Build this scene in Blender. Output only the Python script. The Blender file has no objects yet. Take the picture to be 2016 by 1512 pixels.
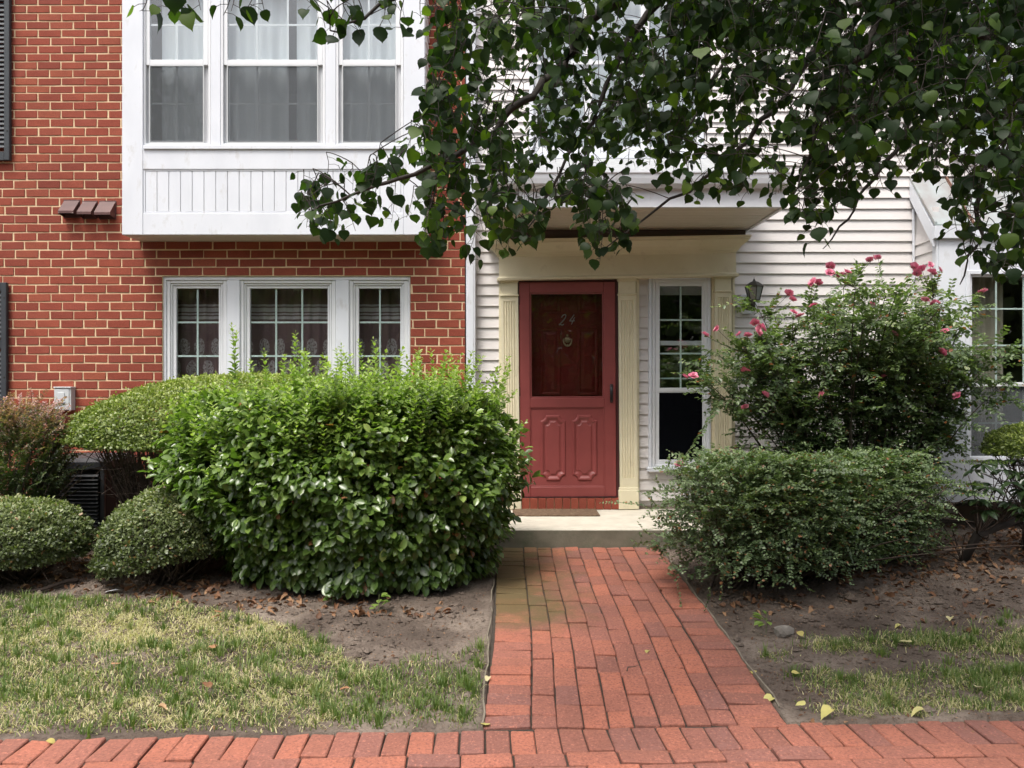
import bpy, math, random
import numpy as np
from mathutils import Vector, Matrix

random.seed(7)
rng = np.random.default_rng(11)
scene = bpy.context.scene
col = scene.collection
R = math.radians

# ------------------------------------------------------------------ camera, sky, sun, exposure
FPX = 1514.0          # focal length in photo pixels (photo 2016 x 1512)
D0 = 7.14             # camera to brick facade (facade plane is y = 0)
CZ = 1.317
cam = bpy.data.cameras.new("camera")
cam.sensor_width = 36.0
cam.lens = 36.0 * FPX / 2016.0
cam.clip_start = 0.05
cam.clip_end = 800
cam_o = bpy.data.objects.new("camera", cam)
cam_o.location = (0, -D0, CZ)
cam_o.rotation_euler = (R(90), 0, 0)
col.objects.link(cam_o)
scene.camera = cam_o

SUN_EL, SUN_AZ = 64.0, 210.0      # azimuth clockwise from +y: behind the camera, to its left
world = bpy.data.worlds.new("World")
scene.world = world
world.use_nodes = True
wn = world.node_tree.nodes; wl = world.node_tree.links
bg = wn["Background"]
sky = wn.new("ShaderNodeTexSky"); sky.sky_type = 'NISHITA'
sky.sun_disc = False
sky.sun_elevation = R(SUN_EL); sky.sun_rotation = R(SUN_AZ)
sky.air_density = 1.0; sky.dust_density = 6.0; sky.ozone_density = 1.0
hs = wn.new("ShaderNodeHueSaturation"); hs.inputs["Saturation"].default_value = 0.42
wl.new(sky.outputs[0], hs.inputs["Color"]); wl.new(hs.outputs[0], bg.inputs[0])
bg.inputs[1].default_value = 0.15
sun = bpy.data.lights.new("sun", 'SUN')
sun.energy = 1.5; sun.angle = R(16); sun.color = (1.0, 0.95, 0.87)
sun_o = bpy.data.objects.new("sun", sun)
az, el = R(SUN_AZ), R(SUN_EL)
sdir = Vector((math.sin(az)*math.cos(el), math.cos(az)*math.cos(el), math.sin(el)))
sun_o.rotation_euler = sdir.to_track_quat('Z', 'Y').to_euler()
sun_o.location = sdir*40
col.objects.link(sun_o)
vs = scene.view_settings
vs.view_transform = 'Standard'; vs.look = 'None'; vs.gamma = 1.0
vs.use_curve_mapping = False
vs.exposure = 0.95
scene.cycles.max_bounces = 8
scene.cycles.transparent_max_bounces = 16
scene.cycles.sample_clamp_indirect = 6.0
scene.cycles.use_denoising = True

# ------------------------------------------------------------------ helpers
def P(x, y, d):
    return Vector(((x-1008)*d/FPX, d-D0, CZ-(y-756)*d/FPX))
def px(X, d): return 1008 + X*FPX/d
def dY(d): return d-D0

YS = -0.94                                # front of the door step
def gz(X, Y):
    if Y > YS: return 0.02*(Y-YS)
    if Y > -3.88: return 0.05*(Y-YS)
    return 0.05*(-3.88-YS)
def gzv(X, Y):
    return np.where(Y > YS, 0.02*(Y-YS), 0.05*(np.maximum(Y, -3.88)-YS))
def on_ground(x, y):
    d = FPX*(CZ+0.05*(D0+YS))/((y-756)+0.05*FPX)
    if d-D0 > YS: d = FPX*CZ/(y-756)
    p = P(x, y, d); p.z = gz(p.x, p.y)
    return p

def wm(o):
    m = o.matrix_basis.copy()
    if o.parent: m = wm(o.parent) @ o.matrix_parent_inverse @ m
    return m
def setparent(o, p):
    if p is None: return o
    o.parent = p
    o.matrix_parent_inverse = wm(p).inverted()
    return o
def tag(o, label=None, cat=None, group=None, kind=None):
    if label: o["label"] = label
    if cat: o["category"] = cat
    if group: o["group"] = group
    if kind: o["kind"] = kind
    return o
def empty(name, loc, label=None, cat=None, group=None, parent=None):
    o = bpy.data.objects.new(name, None); o.location = loc
    o.empty_display_size = 0.1
    col.objects.link(o); setparent(o, parent)
    return tag(o, label, cat, group)
def link(name, me, parent=None, loc=None):
    o = bpy.data.objects.new(name, me)
    if loc is not None: o.location = loc
    col.objects.link(o); setparent(o, parent)
    return o

class MB:
    def __init__(s): s.v = []; s.f = []; s.xf = None
    def add(s, vs_, fs_):
        b = len(s.v)
        if s.xf is not None: vs_ = [s.xf @ Vector(v) for v in vs_]
        s.v += [tuple(v) for v in vs_]
        s.f += [tuple(i+b for i in f) for f in fs_]
        return s
    def box(s, x0, x1, y0, y1, z0, z1, bev=0.0):
        if x1 < x0: x0, x1 = x1, x0
        if y1 < y0: y0, y1 = y1, y0
        if z1 < z0: z0, z1 = z1, z0
        if bev <= 0:
            return s.add([(x0,y0,z0),(x1,y0,z0),(x1,y1,z0),(x0,y1,z0),(x0,y0,z1),(x1,y0,z1),(x1,y1,z1),(x0,y1,z1)],
                         [(0,3,2,1),(4,5,6,7),(0,1,5,4),(1,2,6,5),(2,3,7,6),(3,0,4,7)])
        b = min(bev, (x1-x0)*.45, (y1-y0)*.45, (z1-z0)*.45)
        X = (x0, x1); Y = (y0, y1); Z = (z0, z1); sg = (1, -1)
        vs_ = []; idx = {}
        for i in (0,1):
            for j in (0,1):
                for k in (0,1):
                    for a in range(3):
                        p = [X[i]+sg[i]*b, Y[j]+sg[j]*b, Z[k]+sg[k]*b]
                        p[a] = (X[i], Y[j], Z[k])[a]
                        idx[(i,j,k,a)] = len(vs_); vs_.append(tuple(p))
        g = lambda i,j,k,a: idx[(i,j,k,a)]
        f = []
        for i in (0,1):
            q = [g(i,0,0,0), g(i,1,0,0), g(i,1,1,0), g(i,0,1,0)]; f.append(q if i else q[::-1])
            q = [g(0,i,0,1), g(0,i,1,1), g(1,i,1,1), g(1,i,0,1)]; f.append(q if i else q[::-1])
            q = [g(0,0,i,2), g(1,0,i,2), g(1,1,i,2), g(0,1,i,2)]; f.append(q if i else q[::-1])
        for i in (0,1):
            for j in (0,1):
                q = [g(i,j,0,0), g(i,j,0,1), g(i,j,1,1), g(i,j,1,0)]; f.append(q if (i+j) % 2 == 0 else q[::-1])
                q = [g(i,0,j,0), g(i,0,j,2), g(i,1,j,2), g(i,1,j,0)]; f.append(q if (i+j) % 2 else q[::-1])
                q = [g(0,i,j,1), g(0,i,j,2), g(1,i,j,2), g(1,i,j,1)]; f.append(q if (i+j) % 2 == 0 else q[::-1])
        for i in (0,1):
            for j in (0,1):
                for k in (0,1):
                    q = [g(i,j,k,0), g(i,j,k,1), g(i,j,k,2)]; f.append(q if (i+j+k) % 2 else q[::-1])
        return s.add(vs_, f)
    def pbox(s, x0, y0, x1, y1, df, db, bev=0.0):
        "box whose FRONT face covers the given photo rectangle at distance df, running back to db"
        a = P(x0, y0, df); b = P(x1, y1, df)
        return s.box(a.x, b.x, dY(df), dY(db), b.z, a.z, bev)
    def pframe(s, x0, y0, x1, y1, t, df, db, bev=0.0):
        if not isinstance(t, (tuple, list)): t = (t, t, t, t)      # left, top, right, bottom
        l, tp, r, bt = t
        s.pbox(x0, y0, x0+l, y1, df, db, bev); s.pbox(x1-r, y0, x1, y1, df, db, bev)
        if tp: s.pbox(x0+l, y0, x1-r, y0+tp, df, db, bev)
        if bt: s.pbox(x0+l, y1-bt, x1-r, y1, df, db, bev)
        return s
    def extrude_x(s, prof, x0, x1):
        "profile = list of (y, z), closed, extruded along x"
        n = len(prof)
        vs_ = [(x0, y, z) for y, z in prof] + [(x1, y, z) for y, z in prof]
        fs_ = [(i, (i+1) % n, n+(i+1) % n, n+i) for i in range(n)] + [tuple(range(n))[::-1], tuple(range(n, 2*n))]
        return s.add(vs_, fs_)
    def extrude_y(s, poly, y0, y1, back=True):
        "poly = list of (x, z), extruded along y"
        n = len(poly)
        vs_ = [(x, y0, z) for x, z in poly] + [(x, y1, z) for x, z in poly]
        fs_ = [(i, n+i, n+(i+1) % n, (i+1) % n) for i in range(n)] + [tuple(range(n))]
        if back: fs_.append(tuple(range(n, 2*n))[::-1])
        return s.add(vs_, fs_)
    def tube(s, pts, rad, n=6, cap=True):
        pts = [Vector(p) for p in pts]
        if not isinstance(rad, (list, tuple)): rad = [rad]*len(pts)
        vs_ = []; fs_ = []
        up = Vector((0.31, 0.17, 0.93))
        for i, p in enumerate(pts):
            t = (pts[min(i+1, len(pts)-1)] - pts[max(i-1, 0)])
            if t.length < 1e-9: t = Vector((0,0,1))
            t.normalize()
            a = t.cross(up)
            if a.length < 1e-3: a = t.cross(Vector((1,0,0)))
            a.normalize(); b = t.cross(a)
            for k in range(n):
                th = 2*math.pi*k/n
                vs_.append(p + (a*math.cos(th)+b*math.sin(th))*rad[i])
        for i in range(len(pts)-1):
            for k in range(n):
                fs_.append((i*n+k, i*n+(k+1) % n, (i+1)*n+(k+1) % n, (i+1)*n+k))
        if cap: fs_ += [tuple(range(n))[::-1], tuple(range((len(pts)-1)*n, len(pts)*n))]
        return s.add(vs_, fs_)
    def lathe(s, c, prof, n=16, rot=0.0, axis='z'):
        "prof = list of (radius, height) along +axis from c"
        vs_ = []; fs_ = []
        for r, h in prof:
            for k in range(n):
                th = rot + 2*math.pi*k/n
                if axis == 'z': vs_.append((c[0]+r*math.cos(th), c[1]+r*math.sin(th), c[2]+h))
                else: vs_.append((c[0]+r*math.cos(th), c[1]-h, c[2]+r*math.sin(th)))
        m = len(prof)
        for i in range(m-1):
            for k in range(n):
                fs_.append((i*n+k, i*n+(k+1) % n, (i+1)*n+(k+1) % n, (i+1)*n+k))
        fs_ += [tuple(range(n))[::-1], tuple(range((m-1)*n, m*n))]
        return s.add(vs_, fs_)
    def mesh(s, name, m, smooth=False):
        me = bpy.data.meshes.new(name)
        me.from_pydata(s.v, [], s.f)
        if m is not None: me.materials.append(m)
        me.polygons.foreach_set("use_smooth", [smooth]*len(me.polygons))
        me.update()
        return me
    def build(s, name, m, parent=None, smooth=False):
        return link(name, s.mesh(name, m, smooth), parent)

def tri_mesh(name, V, T, m, tint=None, smooth=True):
    me = bpy.data.meshes.new(name)
    V = np.ascontiguousarray(V, dtype=np.float32); T = np.ascontiguousarray(T, dtype=np.int32)
    me.vertices.add(len(V)); me.vertices.foreach_set("co", V.ravel())
    me.loops.add(T.size); me.loops.foreach_set("vertex_index", T.ravel())
    me.polygons.add(len(T)); me.polygons.foreach_set("loop_start", np.arange(len(T), dtype=np.int32)*3)
    me.polygons.foreach_set("use_smooth", np.full(len(T), smooth, dtype=bool))
    if tint is not None:
        a = me.attributes.new("tint", 'FLOAT', 'POINT')
        a.data.foreach_set("value", np.ascontiguousarray(tint, dtype=np.float32))
    me.materials.append(m)
    me.update(calc_edges=True)
    return me

def norm(v): return v/np.maximum(np.linalg.norm(v, axis=-1, keepdims=True), 1e-9)
def frames(axis, nrm):
    y = norm(axis); z = norm(nrm - y*np.sum(nrm*y, -1, keepdims=True)); x = np.cross(y, z)
    return x, y, z
def field(tm, pos, axis, nrm, ln, wd):
    "scatter a leaf template; tm = (V, T), local y from stalk to tip, z up; returns verts, tris"
    V, T = tm
    X, Y, Z = frames(axis, nrm)
    n = len(pos); k = len(V)
    ln = np.broadcast_to(ln, (n,)); wd = np.broadcast_to(wd, (n,))
    vs_ = (pos[:, None, :] + V[None, :, 0:1]*(wd[:, None, None])*X[:, None, :]
           + V[None, :, 1:2]*(ln[:, None, None])*Y[:, None, :] + V[None, :, 2:3]*(ln[:, None, None])*Z[:, None, :])
    ts = T[None, :, :] + (np.arange(n)*k)[:, None, None]
    return vs_.reshape(-1, 3), ts.reshape(-1, 3)
def leaf_object(name, tm, pos, axis, nrm, ln, wd, m, tint, parent):
    V, T = field(tm, pos, axis, nrm, ln, wd)
    me = tri_mesh(name, V, T, m, np.repeat(tint, len(tm[0])))
    return link(name, me, parent)
def single_leaves(name, tm, pos, axis, nrm, ln, wd, m, tint, parent, nvar=7):
    "the same leaves as objects of their own that share a few meshes"
    lo, hi = float(np.min(tint)), float(np.max(tint))
    mes = []
    for i in range(nvar):
        t = lo + (hi-lo)*(i+.5)/nvar
        mes.append(tri_mesh(name, tm[0], tm[1], m, np.full(len(tm[0]), t)))
    X, Y, Z = frames(axis, nrm)
    ln = np.broadcast_to(ln, (len(pos),)); wd = np.broadcast_to(wd, (len(pos),))
    for i in range(len(pos)):
        k = min(nvar-1, int((tint[i]-lo)/max(hi-lo, 1e-6)*nvar))
        o = bpy.data.objects.new(name, mes[k])
        x, y, z, p = X[i]*wd[i], Y[i]*ln[i], Z[i]*ln[i], pos[i]
        M = Matrix(((x[0], y[0], z[0], p[0]), (x[1], y[1], z[1], p[1]), (x[2], y[2], z[2], p[2]), (0,0,0,1)))
        o.parent = parent
        o.matrix_basis = wm(parent).inverted() @ M
        col.objects.link(o)

def leaf_tmpl(outline, fold=0.18, curl=0.15, droop=0.0):
    """outline: (half width, y) from stalk to tip; folded along the midrib, curling down towards the tip"""
    V = []; T = []
    m = len(outline)
    zc = lambda y: -curl*y*y
    for w, y in outline: V.append((0, y, zc(y)))
    for w, y in outline: V.append((-w, y, zc(y)+fold*w - droop*w*w*4))
    for w, y in outline: V.append((w, y, zc(y)+fold*w*0.8 - droop*w*w*4))
    for i in range(m-1):
        a, b = i, i+1
        for off, flip in ((m, False), (2*m, True)):
            la, lb = off+i, off+i+1
            tr = []
            if outline[i][0] > 1e-6: tr.append((a, la, lb) if not flip else (a, lb, la))
            if outline[i+1][0] > 1e-6: tr.append((a, lb, b) if not flip else (a, b, lb))
            T += [t if not flip else t for t in tr]
    return np.array(V), np.array(T)
T_OVAL = leaf_tmpl([(0.02,0),(0.30,.22),(0.48,.5),(0.40,.78),(0,1.0)], .25, .12)
T_SMALL = (np.array([(0,0,0),(-.42,.45,.08),(.42,.45,.08),(0,1,-.06)], float), np.array([(0,2,1),(1,2,3)]))
T_ROUND = (np.array([(0,0,0),(-.40,.3,.06),(.40,.3,.06),(-.38,.75,.04),(.38,.75,.04),(0,1,-.05)], float),
           np.array([(0,2,1),(1,2,4),(1,4,3),(3,4,5)]))
def heart():
    o = [(0.0,0.0),(0.22,-.07),(0.40,.0),(0.51,.15),(0.55,.32),(0.52,.48),(0.44,.63),(0.32,.77),(0.18,.90),(0.07,1.0),(0,1.14)]
    V, T = leaf_tmpl(o, .16, .16, .05)
    m = len(o)
    for i in range(1, m-1):                      # toothed margin
        s = 1.0 + (0.05 if i % 2 else -0.03)
        V[m+i, 0] *= s; V[2*m+i, 0] *= 2-s
    return V, T
T_HEART = heart()
def warped(tm, fold, curl, asym):
    V, T = tm; V = V.copy()
    V[:, 2] += fold*np.abs(V[:, 0]) - curl*V[:, 1]**2
    V[:, 0] *= np.where(V[:, 0] < 0, 1-asym, 1+asym); V[:, 0] += .10*asym*np.sin(V[:, 1]*3)
    return V, T
T_HEARTS = [T_HEART, warped(T_HEART, .35, .05, .12), warped(T_HEART, -.25, .30, -.15), warped(T_HEART, .10, -.35, .2)]
T_LANCE = leaf_tmpl([(0.02,0),(0.36,.3),(0.5,.6),(0.32,.85),(0,1.0)], .2, .25)

def nz(x, y, s=0.0):
    return (np.sin(x*1.7+s)+np.sin(y*2.3+1.3*s+1)+np.sin((x+y)*3.1+2.1*s)+np.sin((x-y)*4.7+.7*s+2)+np.sin(x*7.3+y*5.9+s*3))/5.0

# ------------------------------------------------------------------ materials
def nd(t, kind, **kw):
    n = t.nodes.new(kind)
    for k, v in kw.items():
        if k in n.inputs: n.inputs[k].default_value = v
        else: setattr(n, k, v)
    return n
def new_mat(name):
    m = bpy.data.materials.new(name); m.use_nodes = True
    return m, m.node_tree, m.node_tree.nodes["Principled BSDF"]
def ramp(t, fac, stops):
    r = t.nodes.new("ShaderNodeValToRGB")
    e = r.color_ramp.elements
    while len(e) > 1: e.remove(e[0])
    for i, (p, c) in enumerate(stops):
        if i == 0: el_ = e[0]; el_.position = p
        else: el_ = e.new(p)
        el_.color = (c[0], c[1], c[2], 1)
    t.links.new(fac, r.inputs[0])
    return r.outputs[0]
def mixc(t, fac, a, b, mode='MIX'):
    n = t.nodes.new("ShaderNodeMix"); n.data_type = 'RGBA'; n.blend_type = mode
    for k, v in ((0, fac), (6, a), (7, b)):
        if hasattr(v, 'is_linked') or hasattr(v, 'node'): t.links.new(v, n.inputs[k])
        else: n.inputs[k].default_value = v if k == 0 else (v[0], v[1], v[2], 1)
    return n.outputs[2]
def math_(t, op, a, b=0.0):
    n = t.nodes.new("ShaderNodeMath"); n.operation = op
    for i, v in enumerate((a, b)):
        if hasattr(v, 'node'): t.links.new(v, n.inputs[i])
        else: n.inputs[i].default_value = v
    return n.outputs[0]
def wpos(t, scale=(1,1,1)):
    g = t.nodes.new("ShaderNodeNewGeometry")
    mp = t.nodes.new("ShaderNodeMapping"); mp.inputs["Scale"].default_value = scale
    t.links.new(g.outputs["Position"], mp.inputs[0])
    return mp.outputs[0]
def noise(t, vec, sc, detail=5, rough=.55):
    n = nd(t, "ShaderNodeTexNoise", Scale=sc, Detail=detail, Roughness=rough)
    t.links.new(vec, n.inputs["Vector"])
    return n.outputs["Fac"]
def bump(t, b, h, strength, dist):
    n = nd(t, "ShaderNodeBump", Strength=strength, Distance=dist)
    t.links.new(h, n.inputs["Height"]); t.links.new(n.outputs[0], b.inputs["Normal"])
def plain(name, c1, c2=None, sc=6.0, rough=.6, bs=60.0, bst=.15, metallic=0.0, stretch=(1,1,1), spec=.5, dirt=None):
    m, t, b = new_mat(name)
    p = wpos(t, stretch)
    c2 = c2 or tuple(v*.85 for v in c1)
    f = noise(t, p, sc)
    c = ramp(t, f, [(.33, c2), (.66, c1)])
    if dirt:
        dc, dscale, lo, hi = dirt
        k = ramp(t, noise(t, p, dscale, 8, .7), [(lo, (0,0,0)), (hi, (1,1,1))])
        c = mixc(t, k, c, dc)
    t.links.new(c, b.inputs["Base Color"])
    b.inputs["Roughness"].default_value = rough; b.inputs["Metallic"].default_value = metallic
    b.inputs["Specular IOR Level"].default_value = spec
    if bst: bump(t, b, noise(t, p, bs, 4), bst, .004)
    return m
def leaf_mat(name, stops, tr=.3, rough=.42, trgain=(1.5,1.9,.6), spec=.5):
    m, t, b = new_mat(name)
    a = t.nodes.new("ShaderNodeAttribute"); a.attribute_name = "tint"
    c = ramp(t, a.outputs["Fac"], stops)
    p = wpos(t)
    c = mixc(t, math_(t, 'MULTIPLY', noise(t, p, 40, 2), .5), c, (.5,.5,.4), 'MULTIPLY')
    t.links.new(c, b.inputs["Base Color"])
    b.inputs["Roughness"].default_value = rough
    b.inputs["Specular IOR Level"].default_value = spec
    tl = t.nodes.new("ShaderNodeBsdfTranslucent")
    cc = mixc(t, 1.0, c, trgain, 'MULTIPLY')
    t.links.new(cc, tl.inputs[0])
    mx = t.nodes.new("ShaderNodeMixShader"); mx.inputs[0].default_value = tr
    t.links.new(b.outputs[0], mx.inputs[1]); t.links.new(tl.outputs[0], mx.inputs[2])
    t.links.new(mx.outputs[0], t.nodes["Material Output"].inputs[0])
    return m
def brick_mat(name, cols, speck, moss=False, blotch=.5, grain=260):
    m, t, b = new_mat(name)
    oi = t.nodes.new("ShaderNodeObjectInfo"); g = t.nodes.new("ShaderNodeNewGeometry")
    s = math_(t, 'FRACT', math_(t, 'ADD', oi.outputs["Random"], g.outputs["Random Per Island"]))
    c = ramp(t, s, [(i/(len(cols)-1), cc) for i, cc in enumerate(cols)])
    p = wpos(t)
    c = mixc(t, math_(t, 'MULTIPLY', ramp(t, noise(t, p, 9, 6, .65), [(.35,(0,0,0)),(.75,(1,1,1))]), blotch), c, cols[0], 'MIX')
    c = mixc(t, math_(t, 'MULTIPLY', ramp(t, noise(t, p, grain, 3, .7), [(.48,(0,0,0)),(.62,(1,1,1))]), .7), c, speck)
    c = mixc(t, math_(t, 'MULTIPLY', ramp(t, noise(t, wpos(t, (1.1,.9,1)), grain*.8, 3, .7), [(.55,(0,0,0)),(.70,(1,1,1))]), .45), c, tuple(min(1, v*1.7+.02) for v in cols[-1]))
    c = mixc(t, math_(t, 'MULTIPLY', ramp(t, noise(t, p, 1.3, 5, .6), [(.38,(1,1,1)),(.60,(0,0,0))]), .30), c, tuple(v*.55 for v in cols[0]))
    if moss:
        sx = t.nodes.new("ShaderNodeSeparateXYZ"); t.links.new(g.outputs["Position"], sx.inputs[0])
        n2 = noise(t, p, 5, 6, .7)
        # algae on the damp strip beside the big shrub, near the step
        mx_ = math_(t, 'MULTIPLY', math_(t, 'SUBTRACT', 0.55, sx.outputs[0]), 1.6)
        my_ = math_(t, 'MULTIPLY', math_(t, 'ADD', sx.outputs[1], 2.85), 1.8)
        k = math_(t, 'MINIMUM', mx_, my_)
        k = math_(t, 'ADD', k, math_(t, 'MULTIPLY', math_(t, 'SUBTRACT', n2, .5), 1.6))
        kk = ramp(t, k, [(.05,(0,0,0)),(.75,(.8,.8,.8))])
        c = mixc(t, kk, c, (.085,.078,.03))
        # pale lime scuffs
        lm = ramp(t, noise(t, wpos(t, (1,1.6,1)), 2.3, 9, .8), [(.66,(0,0,0)),(.80,(.65,.65,.65))])
        c = mixc(t, lm, c, (.5,.42,.36))
    t.links.new(c, b.inputs["Base Color"])
    b.inputs["Roughness"].default_value = .85; b.inputs["Specular IOR Level"].default_value = .25
    h = math_(t, 'ADD', noise(t, p, 45, 6, .7), math_(t, 'MULTIPLY', noise(t, p, 320, 3), .35))
    bump(t, b, h, .45, .006)
    return m

def glass(name, tint=(.95,.97,.97), rough=0.0, wave=0.0, f0=.09):
    m, t, b = new_mat(name)
    t.nodes.remove(b)
    tr = t.nodes.new("ShaderNodeBsdfTransparent"); tr.inputs[0].default_value = (*tint, 1)
    gl = t.nodes.new("ShaderNodeBsdfGlossy"); gl.inputs["Roughness"].default_value = rough
    lw_ = t.nodes.new("ShaderNodeLayerWeight"); lw_.inputs[0].default_value = .5
    fac_ = math_(t, 'ADD', math_(t, 'MULTIPLY', math_(t, 'POWER', lw_.outputs["Facing"], 4.0), 1.0-f0), f0)
    mx = t.nodes.new("ShaderNodeMixShader")
    if wave:
        bn = nd(t, "ShaderNodeBump", Strength=wave, Distance=.02)
        t.links.new(noise(t, wpos(t), 3.5, 2), bn.inputs["Height"]); t.links.new(bn.outputs[0], gl.inputs["Normal"])
    t.links.new(fac_, mx.inputs[0]); t.links.new(tr.outputs[0], mx.inputs[1]); t.links.new(gl.outputs[0], mx.inputs[2])
    t.links.new(mx.outputs[0], t.nodes["Material Output"].inputs[0])
    return m
def screen_mat(name, c, cover):
    m, t, b = new_mat(name)
    b.inputs["Base Color"].default_value = (*c, 1); b.inputs["Roughness"].default_value = .9; b.inputs["Specular IOR Level"].default_value = 0
    tr = t.nodes.new("ShaderNodeBsdfTransparent"); mx = t.nodes.new("ShaderNodeMixShader"); mx.inputs[0].default_value = cover
    t.links.new(tr.outputs[0], mx.inputs[1]); t.links.new(b.outputs[0], mx.inputs[2])
    t.links.new(mx.outputs[0], t.nodes["Material Output"].inputs[0])
    return m

M = {}
M['brick'] = brick_mat('brick_red', [(.21,.046,.030),(.27,.060,.036),(.30,.066,.040),(.325,.080,.045),(.255,.060,.042),(.37,.105,.055)], (.15,.037,.027))
M['mortar'] = plain('mortar', (.72,.55,.35), (.60,.45,.28), 14, .95, 180, .6, dirt=((.40,.27,.15), 3, .55, .75))
M['paver'] = brick_mat('paver_red', [(.215,.094,.072),(.325,.125,.084),(.405,.142,.088),(.285,.116,.086),(.215,.104,.088),(.43,.148,.090),(.255,.108,.082),(.365,.132,.086)], (.17,.068,.052), moss=True, blotch=.45, grain=85)
M['white'] = plain('white_paint', (.67,.695,.745), (.61,.635,.685), 3, .45, 30, .05, stretch=(1.6,1,.7), dirt=((.42,.41,.39), 6, .56, .82))
M['white_sash'] = plain('white_vinyl', (.70,.715,.74), (.66,.675,.70), 4, .35, 30, .02)
M['greyed_white'] = plain('weathered_trim', (.70,.71,.72), (.58,.58,.58), 8, .6, 80, .2, dirt=((.33,.31,.28), 5, .58, .8))
M['grid'] = plain('window_grid', (.72,.84,.80), (.70,.82,.78), 4, .4, 30, .0)
M['siding'] = plain('vinyl_siding', (.655,.625,.615), (.60,.57,.56), 1.5, .5, 40, .14, stretch=(.35,1,6), dirt=((.45,.41,.37), 3, .60, .85))
M['cream'] = plain('cream_paint', (.70,.64,.47), (.65,.59,.42), 5, .5, 60, .08, dirt=((.45,.38,.26), 6, .58, .82))
M['soffit'] = plain('soffit_vinyl', (.58,.54,.47), (.54,.50,.43), 3, .5, 40, .05)
M['ledger'] = plain('brown_ledger', (.12,.085,.06), (.08,.055,.04), 10, .7, 60, .2, stretch=(.2,1,1))
M['door'] = plain('storm_door_paint', (.235,.050,.046), (.205,.042,.039), 6, .48, 150, .05, dirt=((.14,.034,.030), 9, .63, .80))
M['innerdoor'] = plain('inner_door_paint', (.26,.028,.022), (.23,.025,.02), 6, .4, 100, .03)
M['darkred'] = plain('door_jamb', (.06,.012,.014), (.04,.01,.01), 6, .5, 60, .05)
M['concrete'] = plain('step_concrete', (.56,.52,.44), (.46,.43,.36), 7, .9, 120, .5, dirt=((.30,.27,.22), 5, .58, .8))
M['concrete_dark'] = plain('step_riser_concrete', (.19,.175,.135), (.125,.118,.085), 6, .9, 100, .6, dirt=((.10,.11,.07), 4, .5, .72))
M['black_shutter'] = plain('shutter_paint', (.032,.038,.045), (.025,.03,.036), 8, .55, 90, .1)
M['red_shutter'] = plain('brown_shutter_paint', (.075,.030,.024), (.06,.024,.02), 8, .55, 90, .1)
M['vent'] = plain('vent_plastic', (.10,.042,.038), (.07,.03,.028), 9, .5, 60, .1, dirt=((.36,.28,.26), 16, .62, .75))
M['grey_box'] = plain('grey_enamel', (.52,.54,.55), (.47,.49,.50), 6, .45, 60, .05)
M['pipe'] = plain('painted_conduit', (.58,.40,.30), (.50,.33,.24), 9, .6, 60, .1)
M['ac'] = plain('ac_grey', (.052,.055,.062), (.042,.045,.05), 6, .5, 60, .06)
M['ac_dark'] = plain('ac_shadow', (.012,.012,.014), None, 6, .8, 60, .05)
M['ac_pale'] = plain('ac_pale', (.30,.30,.29), (.25,.25,.24), 6, .5, 60, .06)
M['copper'] = plain('patina_copper', (.38,.42,.42), (.30,.27,.26), 4, .33, 40, .08, metallic=.3, stretch=(1.2,1,.8), dirt=((.38,.47,.46), 5, .54, .74))
M['seam'] = plain('brown_copper', (.20,.10,.07), (.14,.075,.05), 9, .5, 40, .1, metallic=.4)
M['shingle'] = plain('grey_roofing', (.34,.35,.36), (.24,.25,.26), 30, .9, 200, .5)
M['mat'] = plain('doormat_coir', (.14,.085,.05), (.08,.05,.03), 30, .95, 300, .9, dirt=((.25,.18,.11), 40, .5, .7))
M['bronze'] = plain('lantern_bronze', (.05,.048,.04), (.035,.033,.028), 20, .5, 90, .15, metallic=.5)
M['frost'] = plain('lantern_glass', (.20,.22,.22), (.16,.18,.18), 20, .15, 90, .05, spec=.8)
M['brass'] = plain('brass', (.66,.58,.34), (.56,.48,.28), 30, .4, 90, .03, metallic=.25)
M['numeral'] = plain('numeral_metal', (.66,.66,.64), (.60,.60,.58), 30, .45, 90, .03)
M['black'] = plain('black_plastic', (.012,.012,.013), None, 6, .4, 60, .03)
M['room'] = plain('room_wall', (.20,.17,.15), (.17,.15,.13), 3, .9, 40, .02)
M['found'] = plain('foundation_parge', (.22,.18,.15), (.16,.13,.11), 6, .95, 80, .5)
M['glass'] = glass('window_glass')
M['glass_door'] = glass('storm_glass', (.78,.78,.78), 0.0, .10)
M['screen'] = screen_mat('insect_screen', (.13,.14,.15), .40)
M['screen_dark'] = screen_mat('dark_screen', (.004,.0045,.006), .93)
M['edging'] = plain('lawn_edging', (.20,.17,.13), (.13,.11,.08), 20, .8, 90, .3)
M['paper'] = plain('paper_scrap', (.72,.74,.76), (.66,.68,.70), 20, .7, 90, .1)
M['stone'] = plain('field_stone', (.20,.18,.155), (.13,.115,.10), 16, .95, 60, .7)
M['asphalt'] = plain('asphalt', (.055,.055,.057), (.04,.04,.042), 20, .95, 300, .5)
M['sand'] = plain('joint_sand', (.055,.042,.032), (.03,.024,.018), 40, .95, 300, .8)
M['bark'] = plain('tree_bark', (.045,.036,.030), (.025,.021,.018), 16, .9, 60, .8, stretch=(1,1,.35))
M['twig'] = plain('shrub_twig', (.075,.052,.040), (.04,.028,.022), 20, .9, 80, .4)
M['stem_green'] = plain('green_stem', (.12,.15,.05), (.09,.10,.04), 20, .7, 80, .1)
M['rosecane'] = plain('rose_cane', (.065,.055,.035), (.045,.03,.025), 20, .7, 80, .1)

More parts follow.
